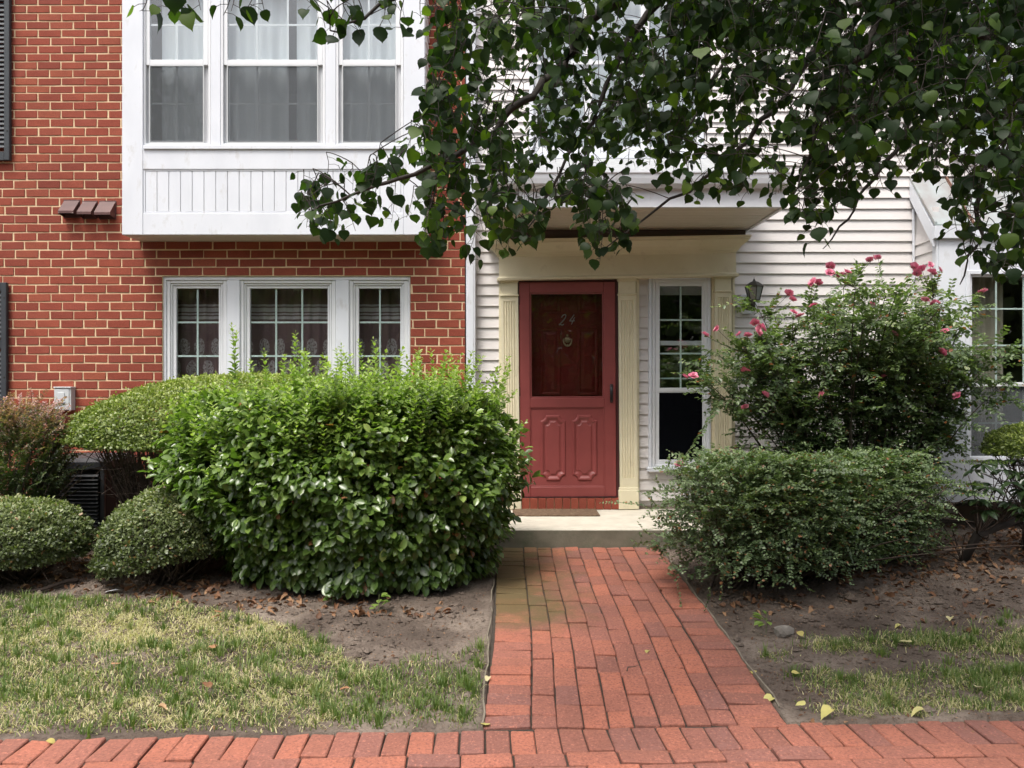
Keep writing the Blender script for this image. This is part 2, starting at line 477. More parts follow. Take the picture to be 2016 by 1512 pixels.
def sheer(name, c, cover, stripes=None):
    m, t, b = new_mat(name)
    b.inputs["Base Color"].default_value = (*c, 1); b.inputs["Roughness"].default_value = .9
    tl = t.nodes.new("ShaderNodeBsdfTranslucent"); tl.inputs[0].default_value = (*c, 1)
    a = t.nodes.new("ShaderNodeMixShader"); a.inputs[0].default_value = .25
    t.links.new(b.outputs[0], a.inputs[1]); t.links.new(tl.outputs[0], a.inputs[2])
    tr = t.nodes.new("ShaderNodeBsdfTransparent"); mx = t.nodes.new("ShaderNodeMixShader"); mx.inputs[0].default_value = cover
    t.links.new(tr.outputs[0], mx.inputs[1]); t.links.new(a.outputs[0], mx.inputs[2])
    t.links.new(mx.outputs[0], t.nodes["Material Output"].inputs[0])
    return m
M['sheer'] = sheer('sheer_white', (.83,.87,.91), .94)
M['drape'] = sheer('beige_drape', (.42,.38,.30), .97)

def lace_mat():
    "mauve curtain with pale bands near the top and rows of pale tree motifs lower down"
    m, t, b = new_mat('mauve_patterned_curtain')
    g = t.nodes.new("ShaderNodeNewGeometry"); sx = t.nodes.new("ShaderNodeSeparateXYZ"); t.links.new(g.outputs["Position"], sx.inputs[0])
    Xc, Zc = sx.outputs[0], sx.outputs[2]
    z = lambda y: CZ-(y-756)*7.3/FPX
    base = (.19,.12,.125); pale = (.50,.46,.46)
    def band(lo, hi):
        return math_(t, 'MULTIPLY', math_(t, 'GREATER_THAN', Zc, lo), math_(t, 'LESS_THAN', Zc, hi))
    k = None
    for y0, y1 in ((596, 600), (603, 611), (614, 617), (620, 626)):
        bb = band(z(y1), z(y0)); k = bb if k is None else math_(t, 'MAXIMUM', k, bb)
    # tree crowns: ovals in a staggered row
    pitch = .155
    for row, (yc, hh, off) in enumerate(((682, .085, 0.0), (726, .085, .5))):
        u = math_(t, 'SUBTRACT', math_(t, 'FRACT', math_(t, 'ADD', math_(t, 'DIVIDE', Xc, pitch), off+10)), .5)
        u = math_(t, 'MULTIPLY', u, pitch/.052)
        v = math_(t, 'DIVIDE', math_(t, 'SUBTRACT', Zc, z(yc)), hh)
        r2 = math_(t, 'ADD', math_(t, 'MULTIPLY', u, u), math_(t, 'MULTIPLY', v, v))
        k2 = math_(t, 'LESS_THAN', r2, 1.0)
        k2 = math_(t, 'MULTIPLY', k2, math_(t, 'GREATER_THAN', noise(t, wpos(t, (1,1,.6)), 90, 3), .46))
        k = math_(t, 'MAXIMUM', k, math_(t, 'MULTIPLY', k2, .8))
    c = mixc(t, k, base, pale)
    t.links.new(c, b.inputs["Base Color"]); b.inputs["Roughness"].default_value = .95
    return m
M['lace'] = lace_mat()

def soil_mat():
    m, t, b = new_mat('garden_soil')
    p = wpos(t)
    c = ramp(t, noise(t, p, 2.2, 8, .65), [(.30, (.068,.052,.042)), (.5, (.135,.105,.086)), (.68, (.27,.22,.18))])
    c = mixc(t, ramp(t, noise(t, p, 60, 5, .7), [(.5,(0,0,0)),(.7,(.7,.7,.7))]), c, (.045,.034,.027))
    c = mixc(t, ramp(t, noise(t, p, 150, 3, .6), [(.66,(0,0,0)),(.74,(.5,.5,.5))]), c, (.30,.25,.20))
    t.links.new(c, b.inputs["Base Color"]); b.inputs["Roughness"].default_value = .97; b.inputs["Specular IOR Level"].default_value = .15
    bump(t, b, math_(t, 'ADD', noise(t, p, 30, 8, .7), math_(t, 'MULTIPLY', noise(t, p, 140, 4, .7), .5)), .9, .02)
    return m
M['soil'] = soil_mat()
M['grass'] = leaf_mat('grass_blades', [(0,(.085,.140,.034)),(.35,(.145,.21,.055)),(.6,(.28,.30,.12)),(.8,(.48,.42,.24)),(1,(.64,.56,.37))], .3, .55)
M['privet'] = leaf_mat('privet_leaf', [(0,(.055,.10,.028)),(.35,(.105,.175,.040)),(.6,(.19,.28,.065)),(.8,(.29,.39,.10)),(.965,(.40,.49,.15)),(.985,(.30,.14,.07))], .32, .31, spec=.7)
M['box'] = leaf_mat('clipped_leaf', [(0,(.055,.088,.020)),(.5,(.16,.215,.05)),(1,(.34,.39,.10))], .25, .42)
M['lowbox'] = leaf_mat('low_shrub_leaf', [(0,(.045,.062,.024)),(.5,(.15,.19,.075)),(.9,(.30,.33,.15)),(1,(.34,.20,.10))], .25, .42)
M['barberry'] = leaf_mat('barberry_leaf', [(0,(.050,.085,.034)),(.45,(.11,.14,.06)),(.7,(.28,.17,.15)),(1,(.56,.30,.31))], .3, .45)
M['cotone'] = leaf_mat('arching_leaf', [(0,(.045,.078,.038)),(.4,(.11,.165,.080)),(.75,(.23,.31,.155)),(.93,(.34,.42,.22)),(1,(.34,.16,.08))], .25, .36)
M['rose'] = leaf_mat('rose_leaf', [(0,(.050,.080,.042)),(.5,(.115,.17,.08)),(.85,(.21,.28,.12)),(.94,(.29,.34,.15)),(1,(.36,.14,.06))], .3, .35)
M['rhodo'] = leaf_mat('rhododendron_leaf', [(0,(.018,.036,.016)),(1,(.05,.085,.03))], .15, .3)
M['tree'] = leaf_mat('tree_leaf', [(0,(.012,.026,.012)),(.4,(.024,.048,.017)),(.7,(.046,.085,.021)),(1,(.11,.17,.034))], .42, .5, (2.2,2.7,.5), spec=.22)
M['litter'] = leaf_mat('dry_leaf', [(0,(.10,.045,.022)),(.5,(.20,.09,.04)),(1,(.34,.20,.11))], .15, .7, (1,1,1))
M['yellow_leaf'] = leaf_mat('yellow_fallen_leaf', [(0,(.52,.44,.14)),(.6,(.60,.56,.20)),(1,(.60,.52,.34))], .2, .6, (1,1,1))
M['brown_leaf'] = leaf_mat('brown_fallen_leaf', [(0,(.22,.10,.05)),(.6,(.36,.19,.09)),(1,(.46,.30,.17))], .15, .7, (1,1,1))
M['petal'] = leaf_mat('rose_petal', [(0,(.74,.12,.27)),(.5,(.85,.28,.43)),(1,(.90,.52,.60))], .3, .5, (1,1,1))

# ------------------------------------------------------------------ ground, path, sidewalk, street
PX0, PX1 = -0.115, 1.185                  # path edges
def edge_d(X): return 3.252 + 0.044*np.clip(X, -8, 8)     # where the sidewalk begins
SW = 1.32
def build_ground():
    xs = np.unique(np.concatenate([np.linspace(-120, -7, 14), np.arange(-7, 7.01, .05), np.linspace(7.05, 120, 14), [PX0-.006, PX0+.006, PX1-.006, PX1+.006]]))
    ys0 = np.concatenate([np.linspace(-160, -10, 16), [-9.02, -9.0], np.arange(-8.8, -5.3, .2), [-5.24, dY(3.252-SW)-.006, dY(3.252-SW)+.006], np.arange(-5.1, -3.95, .1), [dY(3.252)-.006, dY(3.252)+.006],
                          np.arange(-3.85, .5, .05), np.linspace(.6, 120, 12)])
    ys = np.unique(ys0)
    X, Y0 = np.meshgrid(xs, ys)
    Y = Y0 + .044*np.clip(X, -8, 8)*((Y0 > -8.9) & (Y0 < -1.0))
    Z = gzv(X, Y)
    fine = (np.abs(X) < 7) & (Y > -8.9) & (Y < .5)
    Z = Z + np.where(fine, .018*nz(X*2.1, Y*2.3, 1) + .010*nz(X*6, Y*7, 4) + .004*nz(X*23, Y*19, 2), 0)
    inpath = (X > PX0) & (X < PX1) & (Y < -.7) & (Y0 > dY(3.252)-.5)
    insw = (Y0 < dY(3.252)) & (Y0 > dY(3.252-SW)) & (np.abs(X) < 60)
    Z = np.where(inpath | insw, gzv(X, Y)-.07, Z)
    Z = np.where((X > -.2) & (X < 1.7) & (Y > -.9) & (Y < .3), -.05, Z)
    Z = np.where(Y0 < -9.01, Z-.14, Z)
    ny, nx = X.shape
    V = np.stack([X, Y, Z], -1).reshape(-1, 3)
    i = (np.arange(ny-1)[:, None]*nx + np.arange(nx-1)[None, :]).ravel()
    T = np.concatenate([np.stack([i, i+1, i+nx+1], -1), np.stack([i, i+nx+1, i+nx], -1)])
    o = link('ground', tri_mesh('ground', V, T, M['soil']))
    tag(o, 'bare dark soil of the beds and ground in front of the houses', 'ground', kind='structure')
build_ground()
mb = MB(); mb.box(-60, 60, -18, -9.05, -.5, gz(0,-9)-.10)
tag(mb.build('street', M['asphalt']), 'dark asphalt street behind the sidewalk', 'street', kind='structure')
mb = MB(); mb.box(-60, 60, -9.06, -8.9, -.5, gz(0,-9)+.012, .015)
tag(mb.build('kerb', M['concrete_dark']), 'grey concrete kerb along the street', 'kerb', kind='structure')

def unit_brick(seed, m, dims, bev=.004, jit=.002):
    b = MB(); x, y, z = dims
    b.box(-x/2, x/2, -y/2, y/2, -z/2, z/2, bev)
    rr = random.Random(seed)
    off = {}
    vs_ = []
    for v in b.v:
        k = (v[0] > 0, v[1] > 0, v[2] > 0)
        if k not in off: off[k] = [rr.uniform(-jit, jit) for _ in range(3)]
        o = off[k]; vs_.append((v[0]+o[0]+rr.uniform(-jit, jit)*.3, v[1]+o[1]*.5, v[2]+o[2]))
    b.v = vs_
    return b

# --- front path of red pavers
def sheet_z(x, y): return gz(x, y) + .007*float(nz(np.array(x*2.2), np.array(y*2.6), 3)) + .004*float(nz(np.array(x*5+1), np.array(y*5), 8))
def bed(name, xs_, rows, label, cat):
    "sand bed that follows the uneven pavers; rows = functions x -> y from front to back"
    V = []; n = len(xs_); m = len(rows)
    for f in rows:
        for x in xs_:
            y = f(x); V.append((x, y, sheet_z(x, y)-.0095))
    F = [(j*n+i, j*n+i+1, (j+1)*n+i+1, (j+1)*n+i) for j in range(m-1) for i in range(n-1)]
    b = MB(); b.add(V, F)
    k = len(V)
    rim = [i for i in range(n)]+[j*n+n-1 for j in range(1, m)]+[(m-1)*n+i for i in range(n-2, -1, -1)]+[j*n for j in range(m-2, 0, -1)]
    low = [(V[i][0], V[i][1], V[i][2]-.16) for i in rim]
    b.v += low
    b.f += [(rim[i], k+i, k+(i+1) % len(rim), rim[(i+1) % len(rim)]) for i in range(len(rim))]
    return tag(b.build(name, M['sand']), label, cat, kind='structure')
yf_, yb_ = dY(3.2), YS-.002
path = bed('path', np.linspace(PX0, PX1, 22), [(lambda x, y=y: y) for y in np.linspace(yf_+.06, yb_, 40)], 'red brick front path running up to the door step', 'path')
def paver_mesh(w, l, seed):
    b = unit_brick(seed, None, (w, l, .06), .0045, .0022)
    return b.mesh('brick', M['paver'])
W1, L1 = .1005, .2015
pav_s = [paver_mesh(W1, L1, i) for i in range(6)]         # long side along the path
pav_h = [paver_mesh(L1, W1, i+10) for i in range(6)]      # long side across the path
def lay(meshes, x, y, parent, sx=1.0, sy=1.0, rz=0.0, up=0.0):
    o = bpy.data.objects.new('brick', random.choice(meshes))
    e = .05
    tx = (sheet_z(x, y+e)-sheet_z(x, y-e))/(2*e); ty = (sheet_z(x+e, y)-sheet_z(x-e, y))/(2*e)
    o.location = (x, y, sheet_z(x, y)-.03+.003+random.uniform(-.002, .002)+(random.choice((0,0,0,0,.004)))+up)
    o.rotation_euler = (math.atan(tx)+random.uniform(-.006, .006), -math.atan(ty)+random.uniform(-.008, .008), rz+random.uniform(-.008, .008))
    o.scale = (sx, sy, 1)
    col.objects.link(o); setparent(o, parent)
    return o
def bend(y):                                   # the rows wander a little
    u = (y-YS)/(dY(3.25)-YS)
    return .010*math.sin(u*3.4) - .008*math.sin(u*7.5)
y_end = dY(3.262)
cw = (PX1-PX0-2*(L1+.006))/8
for side in (0, 1):
    y = YS-.055
    while y > y_end-.03:
        x = PX0+L1/2+.002 if side == 0 else PX1-L1/2-.002
        wob = bend(y)
        if y-.05 > y_end + .044*x - .06: lay(pav_h, x+wob, y, path, 1, random.uniform(.97, 1.0))
        y -= .1045
for c in range(8):
    y = YS-.004 - random.choice((.05, .10, .15))*1.0
    first = YS-.006
    ln_ = abs(y-first)
    xc = PX0+L1+.006+cw*(c+.5)
    def put(y0, y1):
        yc = (y0+y1)/2
        lay(pav_s, xc+bend(yc)*(1-.04*c)+random.uniform(-.0012, .0012), yc, path, (cw-random.uniform(.004, .009))/W1, (abs(y1-y0)-.004)/L1, -bend(yc+.05)*0+math.atan((bend(yc-.05)-bend(yc+.05))/.1)*1.0)
    put(first, y)
    while y > y_end+.044*xc+.21:
        put(y, y-L1-.004); y -= L1+.004
    if y-(y_end+.044*xc) > .05: put(y, y_end+.044*xc+.002)

# --- sidewalk of the same pavers crossing the foot of the path
def swy(X, k): return dY(3.252)+.044*X-k
sidewalk = bed('sidewalk', np.linspace(-8, 8, 120), [(lambda x, k=k: swy(x, k)) for k in np.linspace(SW, .002, 14)], 'red brick sidewalk crossing the foot of the front path', 'sidewalk')
ang = math.atan(.044)
x = -2.75
while x < 2.9:
    lay(pav_s, x, swy(x, .004+L1/2), sidewalk, .965, .99, ang, 0)
    x += .1035
k = L1+.008
for row in range(3):
    x = -2.8+(.09 if row % 2 else .0)+random.uniform(0, .03)
    while x < 2.9:
        lay(pav_h, x, swy(x, k+W1/2), sidewalk, .99, .965, ang)
        x += L1+.005
    k += W1+.004
# pavers behind the camera and past the frame's sides, too far off to be told apart in the picture
b = MB()
def merged(b, x, y, w, l):
    z = sheet_z(x, y)+.002
    b.box(x-w/2, x+w/2, y-l/2, y+l/2, z-.05, z, .004)
for row in range(9):
    kk = k+row*(W1+.004)+W1/2
    x = -7.8+(.1 if row % 2 else 0)
    while x < 7.8:
        merged(b, x, swy(x, kk), L1, W1); x += L1+.006
for x in list(np.arange(-7.8, -2.85, .1045))+list(np.arange(2.95, 7.8, .1045)): merged(b, x, swy(x, .004+L1/2), W1, L1)
for row in range(3):
    kk = L1+.008+row*(W1+.004)+W1/2
    for x in list(np.arange(-7.8, -2.95, .2075))+list(np.arange(3.1, 7.8, .2075)): merged(b, x, swy(x, kk), L1, W1)
tag(b.build('bricks', M['paver'], sidewalk), kind='stuff')

# thin edging strips along the path
for nm, X, seg, lb in (('edging_strip', PX0-.014, (YS-.15, dY(3.27)), 'thin weathered edging strip between the path and the big shrub bed'),
                       ('edging_strip', PX1+.014, (YS-.02, dY(3.45)), 'thin pale edging strip between the path and the cotoneaster hedge')):
    b = MB(); pts = []
    for i in range(26):
        y = seg[0]+(seg[1]-seg[0])*i/25
        pts.append((X+.006*math.sin(i*1.1)+.004*math.sin(i*2.7), y, gz(X, y)+.012+.008*math.sin(i*.9)))
    for p, q in zip(pts[:-1], pts[1:]):
        b.add([(p[0]-.004,p[1],p[2]-.09),(p[0]+.004,p[1],p[2]-.09),(p[0]+.004,p[1],p[2]),(p[0]-.004,p[1],p[2]),
               (q[0]-.004,q[1],q[2]-.09),(q[0]+.004,q[1],q[2]-.09),(q[0]+.004,q[1],q[2]),(q[0]-.004,q[1],q[2])],
              [(0,4,7,3),(1,2,6,5),(3,7,6,2),(0,1,5,4),(0,3,2,1),(4,5,6,7)])
    tag(b.build(nm, M['edging']), lb, 'edging')

# ------------------------------------------------------------------ brick townhouse
bh = empty('brick_townhouse', (-2.8, 0, 0), 'red brick townhouse with a white box bay window, on the left', 'house')
BX0, BX1 = -6.5, P(915.5, 0, D0).x
WT = 6.2
s0 = FPX/D0
def zp(y, d=D0): return CZ-(y-756)*d/FPX
win = (P(319,0,D0).x, P(808,0,D0).x, zp(790), zp(543))       # lower window opening
bay = (-3.463+.03, -.775-.03, zp(476)+.01, zp(-140))         # wall left out behind the bay
# mortar core
b = MB(); f0, f1 = .0055, .22
b.box(BX0, BX1-.004, f0, f1, -.1, win[2])
b.box(BX0, win[0], f0, f1, win[2], win[3]); b.box(win[1], BX1-.004, f0, f1, win[2], win[3])
b.box(BX0, BX1-.004, f0, f1, win[3], bay[2])
b.box(BX0, bay[0], f0, f1, bay[2], bay[3]); b.box(bay[1], BX1-.004, f0, f1, bay[2], bay[3])
b.box(BX0, BX1-.004, f0, f1, bay[3], WT)
bwall = b.build('wall', M['mortar'], bh)
# bricks
yj = [10,26,41.7,57.7,73.3,89.3,105.3,121,136.7,152.7,168.3,183.3,200,216.7,233.3,250.7,268,285.3,302.6,320]
while yj[-1] < 1090: yj.append(yj[-1]+17.17)
up = [10]
while up[-1] > -420: up.append(up[-1]-15.9)
yj = up[::-1][:-1]+yj
JT = .0118
def wall_brick_mesh(i):
    b = unit_brick(100+i, None, (.208, .06, .069), .003, .0024)
    return b.mesh('brick', M['brick'])
wbm = [wall_brick_mesh(i) for i in range(9)]
BL = 46.3/s0
cands = []
i0 = yj.index(10)
for r_ in range(len(yj)-1):
    za, zb = zp(yj[r_+1])+JT/2, zp(yj[r_])-JT/2
    if zb < -.02: continue
    off = P(51.7 if (r_-i0) % 2 == 0 else 74.0, 0, D0).x + random.uniform(-.006, .006)
    if (r_-i0) > 19: off += -.018*((r_-i0-19) % 5 - 2)*.4
    n0 = int((BX0-off)/BL)-1
    x = off+n0*BL
    while x < BX1:
        a, c = x+JT/2+random.uniform(-.0015,.0015), x+BL-JT/2+random.uniform(-.0015,.0015)
        iv = [(max(a, BX0), min(c, BX1))]
        zc = (za+zb)/2
        for (l, rr, lo, hi) in (win, bay):
            if lo-.01 < zc < hi+.005:
                nv = []
                for (p, q) in iv:
                    if q <= l or p >= rr: nv.append((p, q))
                    else:
                        if p < l-.012: nv.append((p, l-.001))
                        if q > rr+.012: nv.append((rr+.001, q))
                iv = nv
        for (p, q) in iv:
            if q-p > .012: cands.append((p, q, za, zb))
        x += BL
def vis(c):
    p, q, za, zb = c
    x0, x1 = px(p, D0), px(q, D0); y = 756-((za+zb)/2-CZ)*s0
    if x1 < 4 or x0 > 916 or y < 2 or y > 935: return -1
    if y > 745 and x0 > 330: return -1
    if y > 900 and x0 < 200: return -1
    if x0 < 90 and y > 800: return -1
    if x0 < 11 and (y < 315 or y > 556): return -.5
    sc = 2.0*min(1, (q-p)/.2)
    if x0 > 840 and y < 470: sc -= .9
    if y > 850: sc -= 1
    return sc + random.random()*.01
cands.sort(key=vis, reverse=True)
rest = MB()
for i, (p, q, za, zb) in enumerate(cands):
    yo = .03+random.uniform(-.0018, .0018)
    if i < 300:
        o = bpy.data.objects.new('brick', random.choice(wbm))
        o.location = ((p+q)/2, yo, (za+zb)/2+random.uniform(-.001,.001))
        o.scale = ((q-p)/.208, 1, (zb-za)/.069)
        o.rotation_euler = (random.uniform(-.008,.008), random.uniform(-.006,.006), random.uniform(-.006,.006))
        col.objects.link(o); setparent(o, bwall)
    else:
        j = lambda: random.uniform(-.0015, .0015)
        rest.box(p+j(), q+j(), yo-.03, yo+.03, za+j(), zb+j(), .003)
tag(rest.build('bricks', M['brick'], bwall), kind='stuff')

# shutters at the left edge of the picture
def shutter(x1p, y0, y1, w, mat_, parent, d0=7.09, slats=True):
    b = MB(); a = P(x1p, y0, d0); c = P(x1p, y1, d0)
    x1 = a.x; x0 = x1-w
    st = .05
    b.box(x0, x0+st, dY(d0), -.012, c.z, a.z, .004); b.box(x1-st, x1, dY(d0), -.012, c.z, a.z, .004)
    for z0, z1 in ((c.z, c.z+.08), (a.z-.08, a.z), ((a.z+c.z)/2-.04, (a.z+c.z)/2+.04)): b.box(x0+st, x1-st, dY(d0)+.003, -.012, z0, z1, .003)
    o = b.build('shutter', mat_, parent)
    sl = MB(); sl.add([(x0+st,-.02,0),(x1-st,-.02,0),(x1-st,dY(d0)+.012,-.035),(x0+st,dY(d0)+.012,-.035),
                       (x0+st,-.02,-.006),(x1-st,-.02,-.006),(x1-st,dY(d0)+.012,-.041),(x0+st,dY(d0)+.012,-.041)],
                      [(0,1,2,3)[::-1],(4,5,6,7),(2,3,7,6),(0,1,5,4)[::-1],(0,3,7,4),(1,2,6,5)[::-1]])
    me = sl.mesh('slat', mat_)
    z = a.z-.09
    while z > c.z+.12:
        if abs(z-.02-(a.z+c.z)/2) > .06:
            link('slat', me, o, (0, 0, z))
        z -= .042
    for zz in (a.z-.14, c.z+.27):
        s_ = MB(); s_.lathe((x1-.02, dY(d0)+.001, zz), [(.007,0),(.006,.004)], 10, axis='y'); s_.build('screw', M['bronze'], o)
    return o
shutter(18, -330, 315, .42, M['black_shutter'], bh)
shutter(12, 556, 800, .42, M['black_shutter'], bh)

# three brown vent hoods
for i, (x0, x1, y0, y1) in enumerate(((124, 159, 395, 427), (160.5, 193, 397, 429), (194, 230, 397, 430))):
    a = P(x0+3, y0, D0); c = P(x1-2, y1, D0)
    b = MB(); w0, w1 = a.x, c.x; top, bot = a.z, c.z
    yf = -.105
    # wedge hood: sloping top, open underside with a dark recess
    t_ = .004
    b.add([(w0,-.004,top),(w1,-.004,top),(w1,yf,bot+.035),(w0,yf,bot+.035),(w0,yf,bot+.012),(w1,yf,bot+.012),(w0,-.004,bot-.006),(w1,-.004,bot-.006)],
          [(0,3,2,1),(3,4,5,2),(0,6,4,3),(1,2,5,7)])
    ins = [(w0+t_,-.006,top-.008),(w1-t_,-.006,top-.008),(w1-t_,yf+t_,bot+.03),(w0+t_,yf+t_,bot+.03),(w0+t_,yf+t_,bot+.012),(w1-t_,yf+t_,bot+.012),(w0+t_,-.006,bot-.006),(w1-t_,-.006,bot-.006)]
    b.add(ins, [(0,1,2,3),(3,2,5,4),(0,3,4,6),(1,7,5,2)])
    b.box(w0-.006, w1+.006, -.006, -.001, bot-.01, top+.008, .001)
    hood = b.build('vent_hood', M['vent'], bh)
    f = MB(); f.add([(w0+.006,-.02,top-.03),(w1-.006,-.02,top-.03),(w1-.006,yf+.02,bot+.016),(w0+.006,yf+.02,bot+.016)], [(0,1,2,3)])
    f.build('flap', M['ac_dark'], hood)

# lower triple window
def room(parent, x0, x1, z0, z1, y0, y1, mat_=None):
    b = MB()
    b.add([(x0,y0,z0),(x1,y0,z0),(x1,y1,z0),(x0,y1,z0),(x0,y0,z1),(x1,y0,z1),(x1,y1,z1),(x0,y1,z1)],
          [(0,1,2,3),(4,7,6,5),(1,5,6,2),(2,6,7,3),(3,7,4,0)])
    return b.build('room', mat_ or M['room'], parent)
def pane_sheet(x0, y0, x1, y1, d, m, parent, name='pane', th=.004):
    b = MB(); b.pbox(x0, y0, x1, y1, d, d+th)
    return b.build(name, m, parent)
b = MB(); b.pframe(319.5, 543.5, 807.5, 790, (7.5, 8, 4, 10), 7.165, 7.26, .004)
lw = b.build('window', M['white'], bh)
for (a, c) in ((447, 472), (661, 687)):
    b = MB(); b.pbox(a, 551.5, c, 780, 7.16, 7.255, .004); b.build('mullion', M['white'], lw)
for (c0, c1, g0, g1, vx) in ((327, 447, 347, 430.5, (389,)), (472, 661, 492, 645, (543.6, 595)), (687, 803.5, 706.5, 788, (748,))):
    b = MB(); b.pframe(c0, 551.6, c1, 780, (8, 6, 8, 6), 7.18, 7.25, .004); b.build('window_frame', M['white_sash'], lw)
    b = MB(); b.pframe(c0+8.1, 557.7, c1-8.1, 774, (4, 4, 4, 4), 7.195, 7.25, .003); b.build('stop', M['white_sash'], lw)
    b = MB(); b.pframe(c0+12.2, 561.8, c1-12.2, 770, (max(2, g0-c0-12.2), 6, max(2, c1-12.2-g1), 6), 7.21, 7.25, .003); b.build('sash', M['white_sash'], lw)
    pane_sheet(g0-.5, 567, g1+.5, 764.5, 7.224, M['glass'], lw)
    b = MB()
    for v in vx: b.pbox(v-1.7, 567, v+1.7, 764, 7.234, 7.242)
    for h in (634.6, 701):
        xs2 = [g0]+[q for v in vx for q in (v-1.7, v+1.7)]+[g1]
        for k2 in range(0, len(xs2), 2): b.pbox(xs2[k2], h-1.7, xs2[k2+1], h+1.7, 7.234, 7.242)
    b.build('muntin_grid', M['grid'], lw)
room(bh, win[0]-.3, win[1]+.3, win[2]-.6, win[3]+.3, .22, 3.0)

def curtain(name, x0, x1, y0, y1, d, m, amp, wl_, label, spread=0.0, gather=0.0):
    "hanging cloth with folds, as a thickened wavy sheet"
    nx_, nz_ = 140, 12
    V = []; xa, xb = P(x0,0,d).x, P(x1,0,d).x; zt, zb_ = zp(y0, d), zp(y1, d)
    for j in range(nz_+1):
        v = j/nz_
        for i in range(nx_+1):
            u = i/nx_
            xm = xa+(xb-xa)*u
            xm += gather*v*(0.5-u)*(xb-xa)
            ph = 2*math.pi*(xb-xa)*u/wl_
            yy = amp*(math.sin(ph+.6*math.sin(ph*.31)) + .35*math.sin(ph*2.3+1))*(.6+.4*v)
            V.append((xm, dY(d)+yy, zt+(zb_-zt)*v))
    n = nx_+1
    T = []
    for j in range(nz_):
        for i in range(nx_):
            a = j*n+i; T += [(a, a+1, a+n+1), (a, a+n+1, a+n)]
    me = tri_mesh(name, np.array(V), np.array(T), m)
    o = link(name, me)
    return tag(o, label, 'curtain')
curtain('curtain', 322, 806, 556, 792, 7.33+.12, M['lace'], .02, .11, 'mauve patterned curtain with pale bands behind the lower triple window')
rod = MB(); rod.tube([P(318, 556, 7.45), P(812, 556, 7.45)], .01, 8); rod.build('curtain_rod', M['white'], lw)

# ------------------------------------------------------------------ white box bay on the upper floor
DB = 6.826
zb0 = zp(462, DB)
b = MB()
def bq(x0, y0, x1, y1, df, db, bev=.003): b.pbox(x0, y0, x1, y1, df, db, bev)
bq(240, -150, 281, 462, DB, DB+.06); bq(794.5, -150, 836, 462, DB, DB+.06)          # corner boards
bq(281.3, 420, 794.2, 462, DB+.004, DB+.06)                                         # bottom board
bq(281.3, 293.5, 794.2, 333, DB+.004, DB+.06)                                       # board under the sills
bq(281.3, -150, 794.2, -38, DB+.004, DB+.06)                                        # head board
xl, xr = P(240,0,DB).x, P(836,0,DB).x
bayo = b.build('bay_window', M['white'], bh)
b = MB(); zt_ = zp(-150, DB)
b.box(xl+.002, xl+.05, dY(DB)+.061, .007, zb0+.002, zt_); b.box(xr-.05, xr-.002, dY(DB)+.061, .007, zb0+.002, zt_)
b.build('side_wall', M['white'], bayo)
b = MB()
zz = zb0+.01
while zz < zt_-.1:                                     # lapped boards on the right cheek
    b.add([(xr-.002,dY(DB)+.063,zz),(xr+.012,dY(DB)+.063,zz),(xr-.002,dY(DB)+.063,zz+.1),(xr-.002,-.001,zz),(xr+.012,-.001,zz),(xr-.002,-.001,zz+.1)],
          [(0,1,2),(3,5,4),(0,3,4,1),(1,4,5,2)]); zz += .1016
b.build('cheek_siding', M['siding'], bayo)
b = MB(); b.box(xl-.12, xr+.12, dY(DB)-.12, -.001, zt_, zt_+.1, .01); b.build('roof', M['seam'], bayo)
# bead board panel
b = MB(); b.pbox(281.3, 333.2, 794.2, 419.8, DB+.022, DB+.055); b.build('panel_back', M['greyed_white'], bayo)
b = MB(); b.pframe(281.4, 333.2, 794.1, 419.8, (4.5, 3.2, 4.5, 3.2), DB+.010, DB+.021, .002); b.build('panel_moulding', M['white'], bayo)
xx = 286.2
while xx < 789:
    x2 = min(xx+23.1, 789.4)
    b = MB(); b.pbox(xx+.45, 336.6, x2-.45, 416.4, DB+.014, DB+.0215, .003); b.build('board', M['white'], bayo); xx = x2
